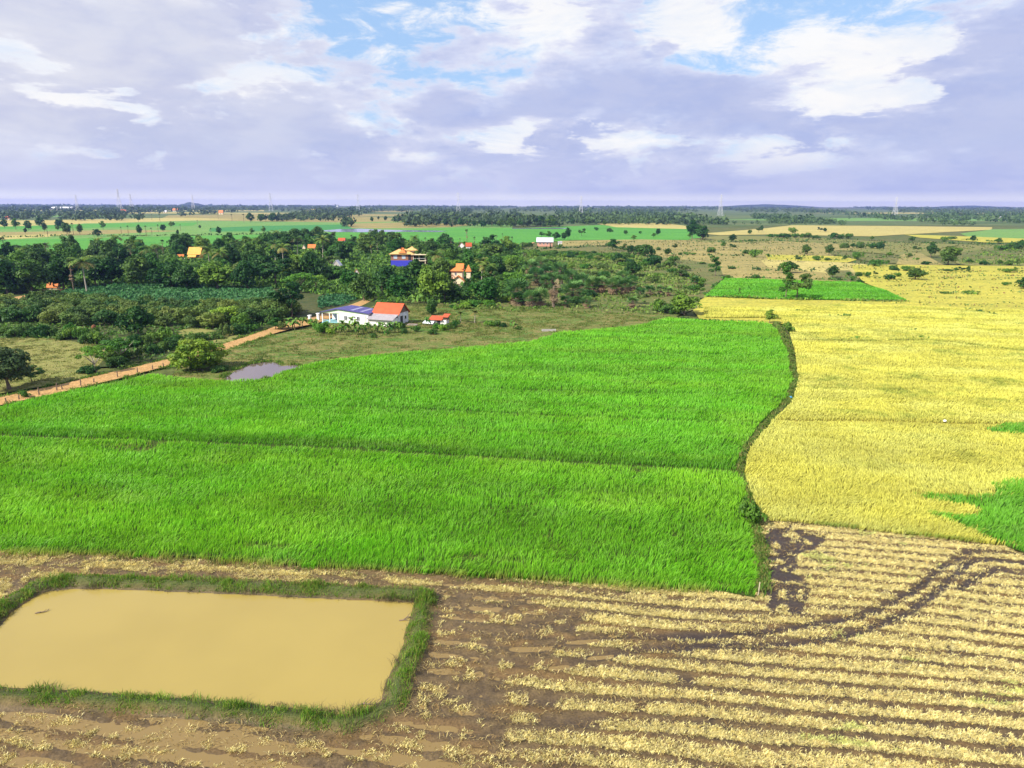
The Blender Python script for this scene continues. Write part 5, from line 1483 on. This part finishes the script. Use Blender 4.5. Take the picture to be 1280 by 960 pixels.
nt.links.new(br.outputs[0], b.inputs['Base Color']); b.inputs['Roughness'].default_value = .9


def walls(x0, x1, y0, y1, z0, z1):
    return MB().box(x0, x1, y0, y1, z0, z1)


def gable_roof(x0, x1, y0, y1, z, rh, along='X', t=.14, over=.5):
    """two slabs meeting at a ridge"""
    m = MB()
    if along == 'X':
        yc = (y0 + y1) / 2; k = rh / (yc - y0); zo = z - over * k
        m.slab([(x0 - over, y0 - over, zo), (x1 + over, y0 - over, zo), (x1 + over, yc, z + rh), (x0 - over, yc, z + rh)], t)
        m.slab([(x1 + over, y1 + over, zo), (x0 - over, y1 + over, zo), (x0 - over, yc, z + rh + .003), (x1 + over, yc, z + rh + .003)], t)
    else:
        xc = (x0 + x1) / 2; k = rh / (xc - x0); zo = z - over * k
        m.slab([(x0 - over, y1 + over, zo), (x0 - over, y0 - over, zo), (xc, y0 - over, z + rh), (xc, y1 + over, z + rh)], t)
        m.slab([(x1 + over, y0 - over, zo), (x1 + over, y1 + over, zo), (xc, y1 + over, z + rh + .003), (xc, y0 - over, z + rh + .003)], t)
    return m


def hip_roof(x0, x1, y0, y1, z, rh, over=.6):
    m = MB(); x0 -= over; x1 += over; y0 -= over; y1 += over
    r = (y1 - y0) / 2 * .9; yc = (y0 + y1) / 2
    V = [(x0, y0, z), (x1, y0, z), (x1, y1, z), (x0, y1, z), (x0 + r, yc, z + rh), (x1 - r, yc, z + rh), (x0, y0, z - .15), (x1, y0, z - .15), (x1, y1, z - .15), (x0, y1, z - .15)]
    return m.add(V, [(0, 1, 5, 4), (1, 2, 5), (2, 3, 4, 5), (3, 0, 4), (0, 6, 7, 1), (1, 7, 8, 2), (2, 8, 9, 3), (3, 9, 6, 0), (6, 9, 8, 7)])


def window(root, x, y, z, w, h, frame=None, glass=None, face='front'):
    """a window standing 3 cm proud of a wall: frame, and its pane a sub-part"""
    f = frame or C_trim; g = glass or C_glass; t = .08
    a = MB(); p = MB()
    if face == 'front':
        a.box(x - t, x + w + t, y - .05, y - .004, z + h, z + h + t); a.box(x - t, x + w + t, y - .07, y - .004, z - t, z)
        a.box(x - t, x, y - .05, y - .004, z, z + h); a.box(x + w, x + w + t, y - .05, y - .004, z, z + h); a.box(x + w / 2 - .03, x + w / 2 + .03, y - .045, y - .004, z, z + h)
        p.box(x + .002, x + w - .002, y - .025, y - .003, z + .002, z + h - .002)
    else:
        a.box(x + .004, x + .05, y - t, y + w + t, z + h, z + h + t); a.box(x + .004, x + .07, y - t, y + w + t, z - t, z)
        a.box(x + .004, x + .05, y - t, y, z, z + h); a.box(x + .004, x + .05, y + w, y + w + t, z, z + h)
        p.box(x + .003, x + .025, y + .002, y + w - .002, z + .002, z + h - .002)
    o = a.build('window', f, root); p.build('pane', g, o)
    return o


def door(root, x, y, w, h, mat=None, z=0.0):
    o = MB().box(x, x + w, y - .05, y - .004, z, z + h).build('door', mat or C_wood, root)
    MB().box(x + w * .82, x + w * .88, y - .09, y - .052, z + h * .45, z + h * .52).build('handle', C_trim, o)
    return o


def gable_wall(x0, x1, yf, yb, z, rh, side='front'):
    """triangle of wall under a roof"""
    m = MB()
    if side == 'front':
        xc = (x0 + x1) / 2
        m.add([(x0, yf, z), (x1, yf, z), (xc, yf, z + rh), (x0, yb, z), (x1, yb, z), (xc, yb, z + rh)], [(0, 1, 2), (5, 4, 3), (0, 3, 4, 1), (1, 4, 5, 2), (2, 5, 3, 0)])
    else:
        yc = (yf + yb) / 2
        m.add([(x0, yf, z), (x0, yb, z), (x0, yc, z + rh), (x1, yf, z), (x1, yb, z), (x1, yc, z + rh)], [(0, 2, 1), (3, 4, 5), (0, 1, 4, 3), (1, 2, 5, 4), (2, 0, 3, 5)])
    return m


def root_at(name, label, cat, px, py, rz=0.0, group=None):
    X, Y = at(px, py)
    r = empty(name, (X, Y, -.06), rz)
    return tag(r, label, cat, group)


# the white house with the blue roof, and its annex under the red roof
a0 = at(424, 404); a1 = at(461, 406.3)
rz = math.atan2(a1[1] - a0[1], a1[0] - a0[0]); W = math.hypot(a1[0] - a0[0], a1[1] - a0[1])
hs = tag(empty('house', (*a0, -.06), rz), 'white house with pale green trim, low dark-blue roof and an open porch', 'house')
D_ = 6.5; k = W / 7.7
walls(0, W, 0, D_, -.1, 2.85).build('wall', C_grey_wall, hs)
# gable above the front wall, taller over the porch side
ZL, ZR, ZM = 2.75, 3.05, 3.85; xl, xm = -4.8 * k, -.3
m = MB(); m.add([(xl + .3, -.02, 2.68), (xm, -.02, ZM - .12), (W, -.02, ZR - .06), (W, -.02, 2.85), (xl + .3, -.02, 2.5), (xl + .3, .2, 2.68), (xm, .2, ZM - .12), (W, .2, ZR - .06), (W, .2, 2.86), (xl + .3, .2, 2.5)],
               [(0, 4, 3, 2, 1), (5, 6, 7, 8, 9), (0, 1, 6, 5), (1, 2, 7, 6), (2, 3, 8, 7), (3, 4, 9, 8), (4, 0, 5, 9)])
m.build('fascia', C_lime, hs)
m = MB(); m.slab([(xm, -.45, ZM), (W + .35, -.45, ZR), (W + .35, D_ + .4, ZR), (xm, D_ + .4, ZM)], .1); m.slab([(xl - .1, -.45, ZL), (xm, -.45, ZM - .004), (xm, D_ + .4, ZM - .004), (xl - .1, D_ + .4, ZL)], .1)
rf = m.build('roof', R_blue, hs)
for x in (W * .36, W * .68):
    MB().slab([(x, .6, ZM + .035 + (ZR - ZM) * (x - xm) / (W + .35 - xm)), (x + .9, .6, ZM + .035 + (ZR - ZM) * (x + .9 - xm) / (W + .35 - xm)), (x + .9, D_ - .5, ZM + .035 + (ZR - ZM) * (x + .9 - xm) / (W + .35 - xm)), (x, D_ - .5, ZM + .035 + (ZR - ZM) * (x - xm) / (W + .35 - xm))], .03).build('skylight', plain('light_roof_sheet', (.25, .24, .40), .4, .1), rf)
for x in (-.06, 3.45 * k, 6.9 * k): MB().box(x - .12, x + .14, -.07, -.004, -.1, 2.5).build('pilaster', C_lime, hs)
MB().box(0, W, -.05, -.003, -.1, .3).build('plinth', C_white, hs)
window(hs, 1.45 * k, 0, 1.0, .75, 1.05); window(hs, 4.75 * k, 0, 1.0, .75, 1.05)
MB().box(xl + .4, -.13, -.3, 4.5, -.1, .22).build('porch_floor', C_turq, hs)
MB().box(xl + .5, -.2, 4.5, 4.6, .22, 2.5).build('porch_wall', C_grey_wall, hs)
for x in (xl + .5, xl * .5, -.35):
    MB().box(x - .1, x + .1, -.1, .1, .22, 2.5).build('porch_post', C_trim, hs)
m = MB(); m.box(xl + .6, -.45, -.04, .02, .75, .83)
for x in np.arange(xl + .75, -.5, .28): m.box(x - .03, x + .03, -.03, .01, .22, .75)
m.build('balustrade', C_turq, hs)
an = tag(empty('house', (a0[0] + math.cos(rz) * (W + .05), a0[1] + math.sin(rz) * (W + .05), -.06), rz), 'annex with a steep red roof and grey lean-to joined to the white house', 'house')
A = 6.5 * k
walls(.1, A, 2.0, 7.8, -.1, 3.0).build('wall', C_grey_wall, an)
gable_wall(A - .15, A - .002, 2.1, 7.7, 3.0, 2.1, 'side').build('gable', C_wood, an)
gable_roof(.3, A, 2.0, 7.8, 3.05, 2.25, 'X', .14, .45).build('roof', R_red, an)
fr_ = walls(.6, A - .1, -.9, 1.95, -.1, 1.95).build('front_wall', C_white, an)
MB().slab([(.1, -1.5, 1.85), (A + .3, -1.5, 1.85), (A + .3, 1.9, 2.9), (.1, 1.9, 2.9)], .07).build('lean_to_roof', R_grey, an)
MB().box(A + .004, A + .05, 3.2, 4.6, -.1, 2.2).build('door', C_dark, an)
window(an, A, 5.6, 1.1, 1.0, .9, face='side')
MB().box(.15, .62, -.7, -.6, -.1, 1.9).build('post', C_concrete, an)
# gate pillars
for (x, y, lab) in ((387.5, 402.6, 'outer white gate pillar by the road, the one farther from the house'), (398, 400, 'white gate pillar by the road, the one closer to the house')):
    p = root_at('gate_pillar', lab, 'pillar', x, y, rz)
    MB().box(-.3, .3, -.3, .3, -.1, 1.75).build('shaft', C_white, p); MB().box(-.42, .42, -.42, .42, 1.752, 1.9).build('cap', C_trim, p); MB().box(-.38, .38, -.38, .38, -.1, .2).build('base', C_white, p)
# red-roofed shed in the yard
sh = root_at('shed', 'small red-roofed shed with white tarpaulin front in the yard right of the annex', 'shed', 536, 407, rz * .6)
u = mpp(540, 405)
walls(.2, 4.4, .8, 3.2, -.1, 1.4).build('wall', C_white, sh)
MB().slab([(-.2, .2, 1.55), (3.4, .2, 1.55), (3.4, 3.6, 2.15), (-.2, 3.6, 2.15)], .07).build('roof', R_red, sh)
walls(3.5, 4.6, 1.0, 3.0, 1.402, 2.2).build('upper_wall', C_wood, sh)
MB().slab([(3.2, .6, 2.25), (4.9, .6, 2.25), (4.9, 3.4, 2.75), (3.2, 3.4, 2.75)], .07).build('upper_roof', R_red, sh)
MB().slab([(-1.6, -.3, .75), (1.2, -.5, .6), (1.4, .7, 1.35), (-1.2, .75, 1.3)], .05).build('tarpaulin', plain('pale_tarpaulin', (.66, .72, .78), .5, .1), sh)
for x in (-1.4, 1.1): MB().box(x - .05, x + .05, -.4, -.3, -.1, .62).build('post', C_wood, sh)
MB().box(2.0, 2.8, .74, .797, -.1, 1.3).build('door', C_dark, sh)
lp_ = root_at('lumber_pile', 'grey heap of stacked timber against the annex', 'timber', 510.5, 407, rz)
for i in range(9):
    z_ = .1 + .16 * (i // 3); y_ = .32 * (i % 3)
    MB().tube([(-.2 + rng.uniform(-.4, .4), y_, z_), (2.2 + rng.uniform(-.3, .5), y_ + rng.uniform(-.2, .2), z_ + rng.uniform(0, .25))], .09, 6).build('log', C_concrete if i % 2 else C_wood, lp_)
sl_ = root_at('concrete_trough', 'low grey concrete trough out on the pasture by the paddy edge', 'trough', 686, 414, .1)
MB().box(-1.7, 1.7, -.5, -.4, -.1, .5).box(-1.7, 1.7, .4, .5, -.1, .5).box(-1.7, -1.6, -.397, .397, -.1, .5).box(1.6, 1.7, -.397, .397, -.1, .5).build('side', C_concrete, sl_)
MB().box(-1.597, 1.597, -.397, .397, -.1, .12).build('bottom', C_concrete, sl_)

# brick house on a blue ground floor
h = root_at('house', 'two-storey brick house with blue ground floor and wide tan roofs', 'house', 489, 336, .04)
u = mpp(512, 336)
w = 27 * u
walls(0, w, 0, 8, -.1, 4.0).build('ground_floor', C_blue, h); walls(.02, w - .02, .02, 8, 4.003, 7.0).build('wall', C_brick, h)
for x in (.14, .52): window(h, w * x, .02, 4.9, 1.5, 1.4, C_trim, plain('pale_shutter', (.42, .52, .62), .5, .05))
MB().box(w * .80, w * .93, -.03, .017, 4.2, 6.6).build('door', C_dark, h)
hip_roof(0, w, 0, 8, 7.0, 2.1, .8).build('roof', R_tan, h); hip_roof(w * .42, w * .66, -.2, 4, 7.6, 2.2, .5).build('dormer', R_orange, h)
walls(w * .70, w * 1.18, 2.5, 8, 7.6, 8.6).build('upper_wall', C_tanw if 'C_tanw' in globals() else C_cream, h)
hip_roof(w * .70, w * 1.18, 2.2, 8, 8.6, 1.7, .6).build('upper_roof', R_tan, h)
walls(w + .003, w * 1.6, 3.5, 8, -.1, 6.4).build('rear_wall', plain('red_brown_wall', (.20, .07, .05), .85), h)
MB().box(w + .003, w * 1.62, -.6, 3.497, 3.7, 4.0).build('balcony_floor', C_cream, h)
for x in (w + .4, w * 1.3, w * 1.58): MB().box(x - .18, x + .18, -.4, -.04, -.1, 3.697).box(x - .14, x + .14, -.36, -.08, 4.003, 6.6).build('column', C_cream, h)
MB().slab([(w - .6, -1.4, 6.75), (w * 1.68, -1.4, 6.75), (w * 1.68, 7, 7.45), (w - .6, 7, 7.45)], .16).build('balcony_roof', plain('pale_roof', (.66, .55, .36), .6), h)
MB().box(w + .3, w * 1.58, -.45, -.4, 4.9, 5.0).build('railing', C_trim, h)

# villa with orange roofs
h = root_at('house', 'tall cream villa with stepped orange roofs among the trees', 'house', 563, 362, -.06)
u = mpp(570, 362)
w = 14 * u
walls(0, w, 2.5, 7.5, -.1, 6.6).build('wall', C_cream, h)
hip_roof(0, w, 2.5, 7.5, 6.6, 1.6, .55).build('roof', R_orange, h)
gable_roof(w * .45, w * 1.02, 3.5, 7, 7.5, 1.5, 'X', .12, .3).build('upper_roof', R_orange, h)
window(h, w * .32, 2.5, 4.9, .7, 1.1, C_trim, C_glass)
walls(w * .1, w * 1.25, 0, 2.4, -.1, 3.3).build('front_wall', C_cream, h)
gable_wall(w * .1, w * 1.25, .05, 2.3, 3.3, 1.7).build('gable', C_cream, h)
gable_roof(w * .1, w * 1.25, 0, 2.2, 3.32, 1.75, 'Y', .14, .45).build('front_roof', R_orange, h)
walls(-1.7, -.05, .4, 4, -.1, 3.2).build('side_wall', C_cream, h); gable_roof(-1.7, -.1, .4, 4, 3.2, .9, 'Y', .12, .35).build('side_roof', R_orange, h)
tw = walls(w * 1.35, w * 1.35 + 1.5, 3, 4.6, -.1, 6.4).build('turret', C_cream, h); hip_roof(w * 1.35, w * 1.35 + 1.5, 3, 4.6, 6.4, 2.3, .35).build('turret_roof', R_orange, h)
door(h, w * .6, 0, 1.0, 2.1)

# golden gatehouse-like building on the village edge
h = root_at('house', 'golden yellow building with a two-tier roof at the far edge of the grove', 'house', 238, 328, .05)
u = mpp(245, 328)
w = 12 * u
walls(0, w, 0, 5, -.1, 5.2).build('wall', C_gold, h)
gable_roof(0, w, 0, 5, 5.2, 2.6, 'X', .2, .9).build('roof', R_gold, h)
MB().slab([(-.4, -2.2, 3.0), (w * .75, -2.2, 3.0), (w * .75, -.01, 4.6), (-.4, -.01, 4.6)], .14).build('porch_roof', R_gold, h)
for x in (0, w * .35, w * .7): MB().box(x - .15, x + .15, -1.9, -1.6, -.1, 2.95).build('column', C_gold, h)
window(h, w * .78, 0, 3.2, .9, 1.2); door(h, w * .3, 0, 1.2, 2.3)
MB().box(-3.6, -.9, -1.5, .5, -.1, 2.2).build('side_wall', C_white, h)


def small_house(name, label, cat, px, py, wpx, hpx, wall, roof, rz=0.0, dep=None, along='X', rfrac=.35, win=2, group=None):
    h = root_at(name, label, cat, px - wpx / 2, py, rz, group); u = mpp(px, py); w = wpx * u; H = hpx * u; d = dep or w * .6
    wh = H * (1 - rfrac)
    walls(0, w, 0, d, -.1, wh).build('wall', wall, h)
    gable_roof(0, w, 0, d, wh, H * rfrac, along, .15, .06 * w).build('roof', roof, h)
    if along == 'X':
        m = gable_wall(w - .2, w - .003, .01, d - .01, wh - .001, H * rfrac * .93, 'side'); m.build('gable', wall, h)
    else: gable_wall(.01, w - .01, .003, .2, wh - .001, H * rfrac * .93).build('gable', wall, h)
    for i in range(win):
        window(h, w * (i + .6) / (win + 1.2), 0, wh * .42, min(1.1, w * .12), wh * .3)
    door(h, w * .82 if win else w * .4, 0, min(1.1, w * .13), wh * .72)
    return h


small_house('house', 'small white house with two pale gables beyond the villa', 'house', 577, 314, 8, 11, C_white, R_red, 0.0, None, 'Y', .4, 1)
small_house('house', 'narrow white house with a red-edged roof touching the two-gabled white house', 'house', 586, 314.5, 7, 11, C_white, R_red, .1, None, 'X', .35, 1)
small_house('hall', 'long pink hall with a pale metal roof on the open plain', 'hall', 681, 307.8, 19, 10.5, C_pink, R_pale, -.04, 9, 'X', .42, 3)
small_house('shed', 'open white shed close beside the pink hall', 'shed', 700, 306.5, 5, 5, C_white, R_grey, 0, None, 'X', .3, 0)
small_house('house', 'house with a bright orange roof between palms in the far grove', 'house', 390, 316.5, 9, 11, C_cream, R_orange, .1)
small_house('hut', 'cream hut next to the orange-roofed house in the palms', 'hut', 380, 315, 4, 9, C_cream, R_grey, 0, None, 'Y', .4, 0)
small_house('hut', 'hut under a pale grey rounded roof in the middle of the grove', 'hut', 421, 337, 10, 12, C_concrete, R_pale, -.25, None, 'Y', .5, 1)
small_house('hut', 'white hut with a small red roof deep in the grove by the brick house', 'hut', 446, 350, 7, 14, C_white, R_red, .2, None, 'Y', .45, 1)
small_house('house', 'house with red roof and white side at the back rim of the grove', 'house', 427, 305.5, 8, 8, C_white, R_red, 0)
small_house('hut', 'low stall with an orange roof in the shade under the grove front', 'hut', 65, 362, 12, 8.5, C_cream, R_orange, .1, None, 'X', .55, 0)
small_house('shed', 'low shed with a pinkish rusty roof in the grove', 'shed', 153, 341, 17, 9, C_wood, plain('rusty_sheet_roof', (.46, .30, .26), .7, .2), .05, None, 'X', .45, 0)
small_house('house', 'small red-roofed house beside the golden building', 'house', 226, 325, 7, 7, C_white, R_orange, .4)
small_house('shed', 'flat pale-roofed shed behind the golden building', 'shed', 224, 316, 12, 5, C_white, R_pale, 0, None, 'X', .4, 0)
small_house('shed', 'pale-roofed shed seen between trees on the back rim of the grove', 'shed', 68, 323.5, 9, 4, C_cream, plain('tan_sheet_roof', (.55, .45, .30), .7), 0, None, 'X', .4, 0)
small_house('shed', 'tan-roofed shed behind the tall fan palm of the grove front', 'shed', 102, 324.5, 7, 5, C_cream, plain('tan_sheet_roof', (.52, .40, .28), .7), 0, None, 'X', .4, 0)
small_house('hut', 'tiny white hut in the scrub below the dark tree row', 'hut', 812, 331, 3.4, 3, C_white, R_pale, 0, None, 'X', .35, 0)
small_house('house', 'white-walled house at the picture edge behind the grove', 'house', 0, 328, 6, 6, C_white, R_pale, 0)
FV = 'roofs of the far villages'
for i, (x, y, w, hh, rm, lab) in enumerate(((9.5, 275, 5, 5, R_red, 'pink-roofed house in the distant tree belt'), (154, 267, 6, 5, R_red, 'far red roof above the palm row'), (144, 268.5, 4, 3, R_pale, 'far white roof next to the red roof over the palm row'), (219, 264.5, 6, 4, R_orange, 'far orange roof in the village under the low wooded hill'), (206, 266, 4, 3, R_pale, 'small far white roof short of the orange roof'),
                                          (276, 268, 5, 5, R_orange, 'orange-red roof standing before the far tree belt'), (392, 264.5, 6, 3, R_tan, 'tan roof in the far village strip'), (186, 265, 5, 3, R_pale, 'pale far roof among trees'), (1252, 273, 6, 2.5, R_pale, 'pale roof in the far woods beyond the marsh'), (1240, 272.4, 4, 2, R_pale, 'pale roof next to another roof in the far woods'), (463, 261.5, 3, 2, R_pale, 'white speck of a house near the thin pylon'))):
    small_house('house', lab, 'house', x, y, w, hh, C_cream, rm, 0, None, 'X', .5, 0, FV)
wh_ = root_at('warehouse', 'long white warehouse roof shining in the far tree belt', 'warehouse', 62, 262.6)
u = mpp(75, 262.6)
walls(0, 24 * u, 0, 60, 0, 2.6 * u).build('wall', C_white, wh_); gable_roof(0, 24 * u, 0, 60, 2.6 * u, 1.4 * u, 'X', .8, 3).build('roof', plain('white_roof', (.85, .85, .88), .5), wh_)
wt_ = root_at('water_tower', 'white rounded tower on the horizon', 'tower', 422, 260.6); u = mpp(422, 260.6)
MB().tube([(0, 0, 0), (0, 0, 2 * u)], .5 * u, 8).build('shaft', C_white, wt_); MB().tube([(0, 0, 1.7 * u), (0, 0, 2.1 * u), (0, 0, 3 * u), (0, 0, 3.4 * u)], [.5 * u, 1.3 * u, 1.3 * u, .5 * u], 12).build('tank', C_white, wt_)

# ------------------------------------------------------------------ pylons
C_pylon = plain('galvanised_steel', (.58, .58, .62), .5, .05, .05)


def pylon_mesh():
    """60 m lattice mast: four tapering legs, bracing; built 1:1"""
    m = MB(); H = 60.0; r = .30
    def hw(z): return 5.6 * (1 - z / H) ** 1.15 + .75 if z < 36 else 1.75 - .9 * (z - 36) / 24
    zs = [0, 9, 17, 24, 30, 36, 42, 48, 54, 60]
    for sx in (-1, 1):
        for sy in (-1, 1):
            m.tube([(sx * hw(z), sy * hw(z), z) for z in zs], r, 4)
    for a, b in zip(zs[:-1], zs[1:]):
        for s in (-1, 1):
            for p, q in ((-1, 1), (1, -1)):
                m.tube([(p * hw(a), s * hw(a), a), (q * hw(b), s * hw(b), b)], r * .55, 4)
                m.tube([(s * hw(a), p * hw(a), a), (s * hw(b), q * hw(b), b)], r * .55, 4)
    return m


pm = pylon_mesh().mesh('mast', C_pylon)
am = []
for z_, L_ in ((40, 8.5), (48, 7.0), (56, 5.5)):
    m = MB()
    for s in (-1, 1):
        m.tube([(0, -.9, z_ + 1.6), (s * L_, 0, z_)], .22, 4); m.tube([(0, .9, z_ + 1.6), (s * L_, 0, z_)], .22, 4); m.tube([(0, -.9, z_), (s * L_, 0, z_)], .28, 4); m.tube([(0, .9, z_), (s * L_, 0, z_)], .28, 4)
        m.tube([(s * L_, 0, z_), (s * L_, 0, z_ - 2.4)], .2, 5)
    am.append(m.mesh('crossarm', C_pylon))
PY = [(1118, 272, 25, 'tallest-looking white lattice pylon, over the woods beyond the yellow fields'), (900, 270, 26, 'white lattice pylon above the big dark pair of trees'), (726, 269.5, 24, 'lattice pylon beyond the pink hall'), (573, 267.5, 26, 'lattice pylon far behind the villa'), (448, 265.5, 22, 'thin pylon beyond the lake'),
      (339, 264, 22, 'thin grey pylon beyond the palm clump of the distant paddy'), (242, 263, 19, 'faint pylon beside the low wooded hill'), (165, 263, 20, 'faint pylon, the shorter of the two standing close together'), (150, 263, 26, 'faint pylon, the taller of the two standing close together'), (97, 263, 19, 'faint pylon near the white warehouse')]
p0 = None
for x, y, hp, lab in PY:
    if p0 is None:
        r = empty('pylon', (0, 0, 0)); link('mast', pm, r)
        for q in am: link('crossarm', q, r)
        p0 = r
    else: r = dup(p0)
    X, Y = at(x, y); s = hp * mpp(x, y) / 60.0
    r.location = (X, Y, -.1); r.scale = (s, s, s); r.rotation_euler = (0, 0, .12)
    tag(r, lab, 'pylon', 'pylons of the power line')

# ------------------------------------------------------------------ fence posts along the road and small things
FP = [(24, 498, 5), (49, 492.5, 9), (71, 487, 9), (78, 485.5, 6), (101, 481, 8), (117, 477, 5), (147, 470, 7), (172, 464.5, 6), (8, 502, 6), (191, 460.5, 5), (205, 457.5, 5)]
FP.sort(key=lambda q: q[0])
ordn = ['first', 'second', 'third', 'fourth', 'fifth', 'sixth', 'seventh', 'eighth', 'ninth', 'tenth', 'eleventh']
for i, (x, y, hp) in enumerate(FP):
    X, Y = at(x, y + 1.5); s = hp * mpp(x, y) * 1.1
    m = MB(); lx, ly = rng.uniform(-.12, .12, 2)
    m.tube([(0, 0, -.2), (lx * .5, ly * .5, s * .5), (lx, ly, s)], [.11, .10, .085], 7)
    o = m.build('fence_post', C_wood); o.location = (X, Y, 0)
    tag(o, '%s weathered fence post along the dirt road, counting from the dark meadow tree' % ordn[i], 'fence post', 'fence posts along the dirt road')


def small(name, label, cat, m, mat, px, py, z=0.0, rz=0.0):
    o = m.build(name, mat); X, Y = at(px, py, z); o.location = (X, Y, z); o.rotation_euler = (0, 0, rz)
    return tag(o, label, cat)


def lump_mesh(r, n=3, sq=.6, seed=0):
    """a crumpled sack or clod"""
    import bmesh
    bm = bmesh.new(); bmesh.ops.create_icosphere(bm, subdivisions=n, radius=r)
    for v in bm.verts:
        k = .75 + .6 * float(fbm(v.co.x / r * 1.3 + seed, v.co.y / r * 1.3 + v.co.z / r * .9, 141 + seed, 3))
        v.co *= k; v.co.z *= sq
    m = MB(); bm.verts.index_update(); m.add([v.co[:] for v in bm.verts], [[v.index for v in f.verts] for f in bm.faces]); bm.free()
    return m


small('sack', 'white sack left on the thin bund across the ripe field', 'sack', lump_mesh(.23, 3, .7, 1), plain('white_plastic', (.82, .82, .84), .5), 1181, 526, .45)
small('plastic_bag', 'scrap of bright blue plastic on the curved bund', 'plastic bag', lump_mesh(.30, 3, .8, 2), plain('blue_plastic', (.05, .30, .62), .4), 988, 497, .30)
small('stake', 'pale wooden stake at the near corner of the big paddy', 'stake', MB().tube([(0, 0, -.2), (.03, 0, .5), (.05, .02, 1.15)], [.05, .045, .035], 6), plain('pale_wood', (.50, .44, .32), .8), 947.5, 744, 0)
small('earth_mound', 'reddish earth mound standing at the orchard edge', 'mound', lump_mesh(.5, 3, 1.1, 4), plain('red_earth', (.22, .09, .045), .95, .25), 117, 409, .2)
def branch(seed, L):
    r = np.random.default_rng(seed); m = MB(); p = [(0, 0, .02)]
    for i in range(5): p.append((p[-1][0] + L / 5, p[-1][1] + r.uniform(-.12, .12) * L, .03 + abs(r.normal(0, .03)) * L))
    m.tube(p, [.05, .045, .04, .03, .02, .012], 6)
    for i in (1, 2, 3, 4):
        a = p[i]; s = r.choice([-1, 1]); b = (a[0] + L * .16, a[1] + s * L * .15, a[2] + .06); m.tube([a, b, (b[0] + L * .08, b[1] + s * L * .05, b[2] + .05)], [.028, .018, .008], 5)
    return m
small('branch', 'dead branch floating in the near corner of the muddy pond', 'branch', branch(1, 1.7), C_wood, 447, 882, WATER_Z, .25)
small('branch', 'dead twig sticking out of the pond at its side bank', 'branch', branch(2, 1.5), C_wood, 499, 776, WATER_Z, .4)
small('branch', 'little twig drifting near the far end of the muddy pond', 'branch', branch(3, .9), C_wood, 44, 767, WATER_Z, .5)
for i, (x, y, lab) in enumerate(((640, 385, 'bare'), )): pass

# ------------------------------------------------------------------ labels for the many plants
LM = [('the golden yellow building', 245, 326), ('the blue-and-brick house', 512, 334), ('the cream villa', 571, 358), ('the white house', 440, 402), ('the red-roofed annex', 480, 404), ('the red-roofed shed', 545, 403), ('the pink hall', 681, 306),
      ('the two-gabled white house', 577, 312), ('the little roadside pool', 318, 464), ('the golden-green tree', 250, 458), ('the dark meadow tree', 14, 485), ('the small bright paddy', 985, 362), ('the big dark pair of trees', 871, 298), ('the lake', 480, 289),
      ('the grey-roofed hut', 421, 335), ('the orange-roofed stall', 65, 360), ('the rusty-roofed shed', 153, 340), ('the lone round scrub tree', 790, 344), ('the dead brown fan palm', 692, 382), ('the big tree by the marsh', 1185, 330), ('the round tree in the yellow field', 1144, 349), ('the gate pillars', 392, 402),
      ('the orchard corner', 345, 400), ('the white warehouse', 75, 263), ('the far white pylon', 1118, 272), ('the orange-roofed house in the palms', 390, 315), ('the broad tree at the paddy corner', 855, 390), ('the yard palms', 590, 404), ('the dark hedge tree', 173, 418), ('the low wooded hill', 262, 262), ('the edge of the picture by the marsh', 1278, 320)]
ORD = ['first', 'second', 'third', 'fourth', 'fifth', 'sixth', 'seventh', 'eighth', 'ninth', 'tenth', 'eleventh', 'twelfth', 'thirteenth', 'fourteenth', 'fifteenth', 'sixteenth']
bag = {}
for r, key, px, py, phrase, group, label in PLANTS:
    if label: continue
    if key.startswith('orchard'):
        r['label'] = 'low domed olive-green tree in the dense orchard between the dirt road and the grove'
        continue
    lm = min(LM, key=lambda q: math.hypot(q[1] - px, (q[2] - py) * 2.2))
    dx = px - lm[1]; dy = py - lm[2]
    rel = 'in front of' if dy > 2 and abs(dx) < 3 * dy else 'behind' if dy < -2 and abs(dx) < -3 * dy else ('to the right of' if dx > 0 else 'to the left of')
    bag.setdefault((phrase, rel, lm[0]), []).append((math.hypot(dx, dy * 2.2), r))
for (phrase, rel, lm), L in bag.items():
    L.sort(key=lambda q: q[0])
    for i, (d_, r) in enumerate(L):
        if len(L) == 1: r['label'] = '%s %s %s' % (phrase, rel, lm)
        elif i < len(ORD): r['label'] = '%s %s %s %s' % (ORD[i], phrase, rel, lm)
        else: r['label'] = '%s well away %s %s' % (phrase, rel, lm)
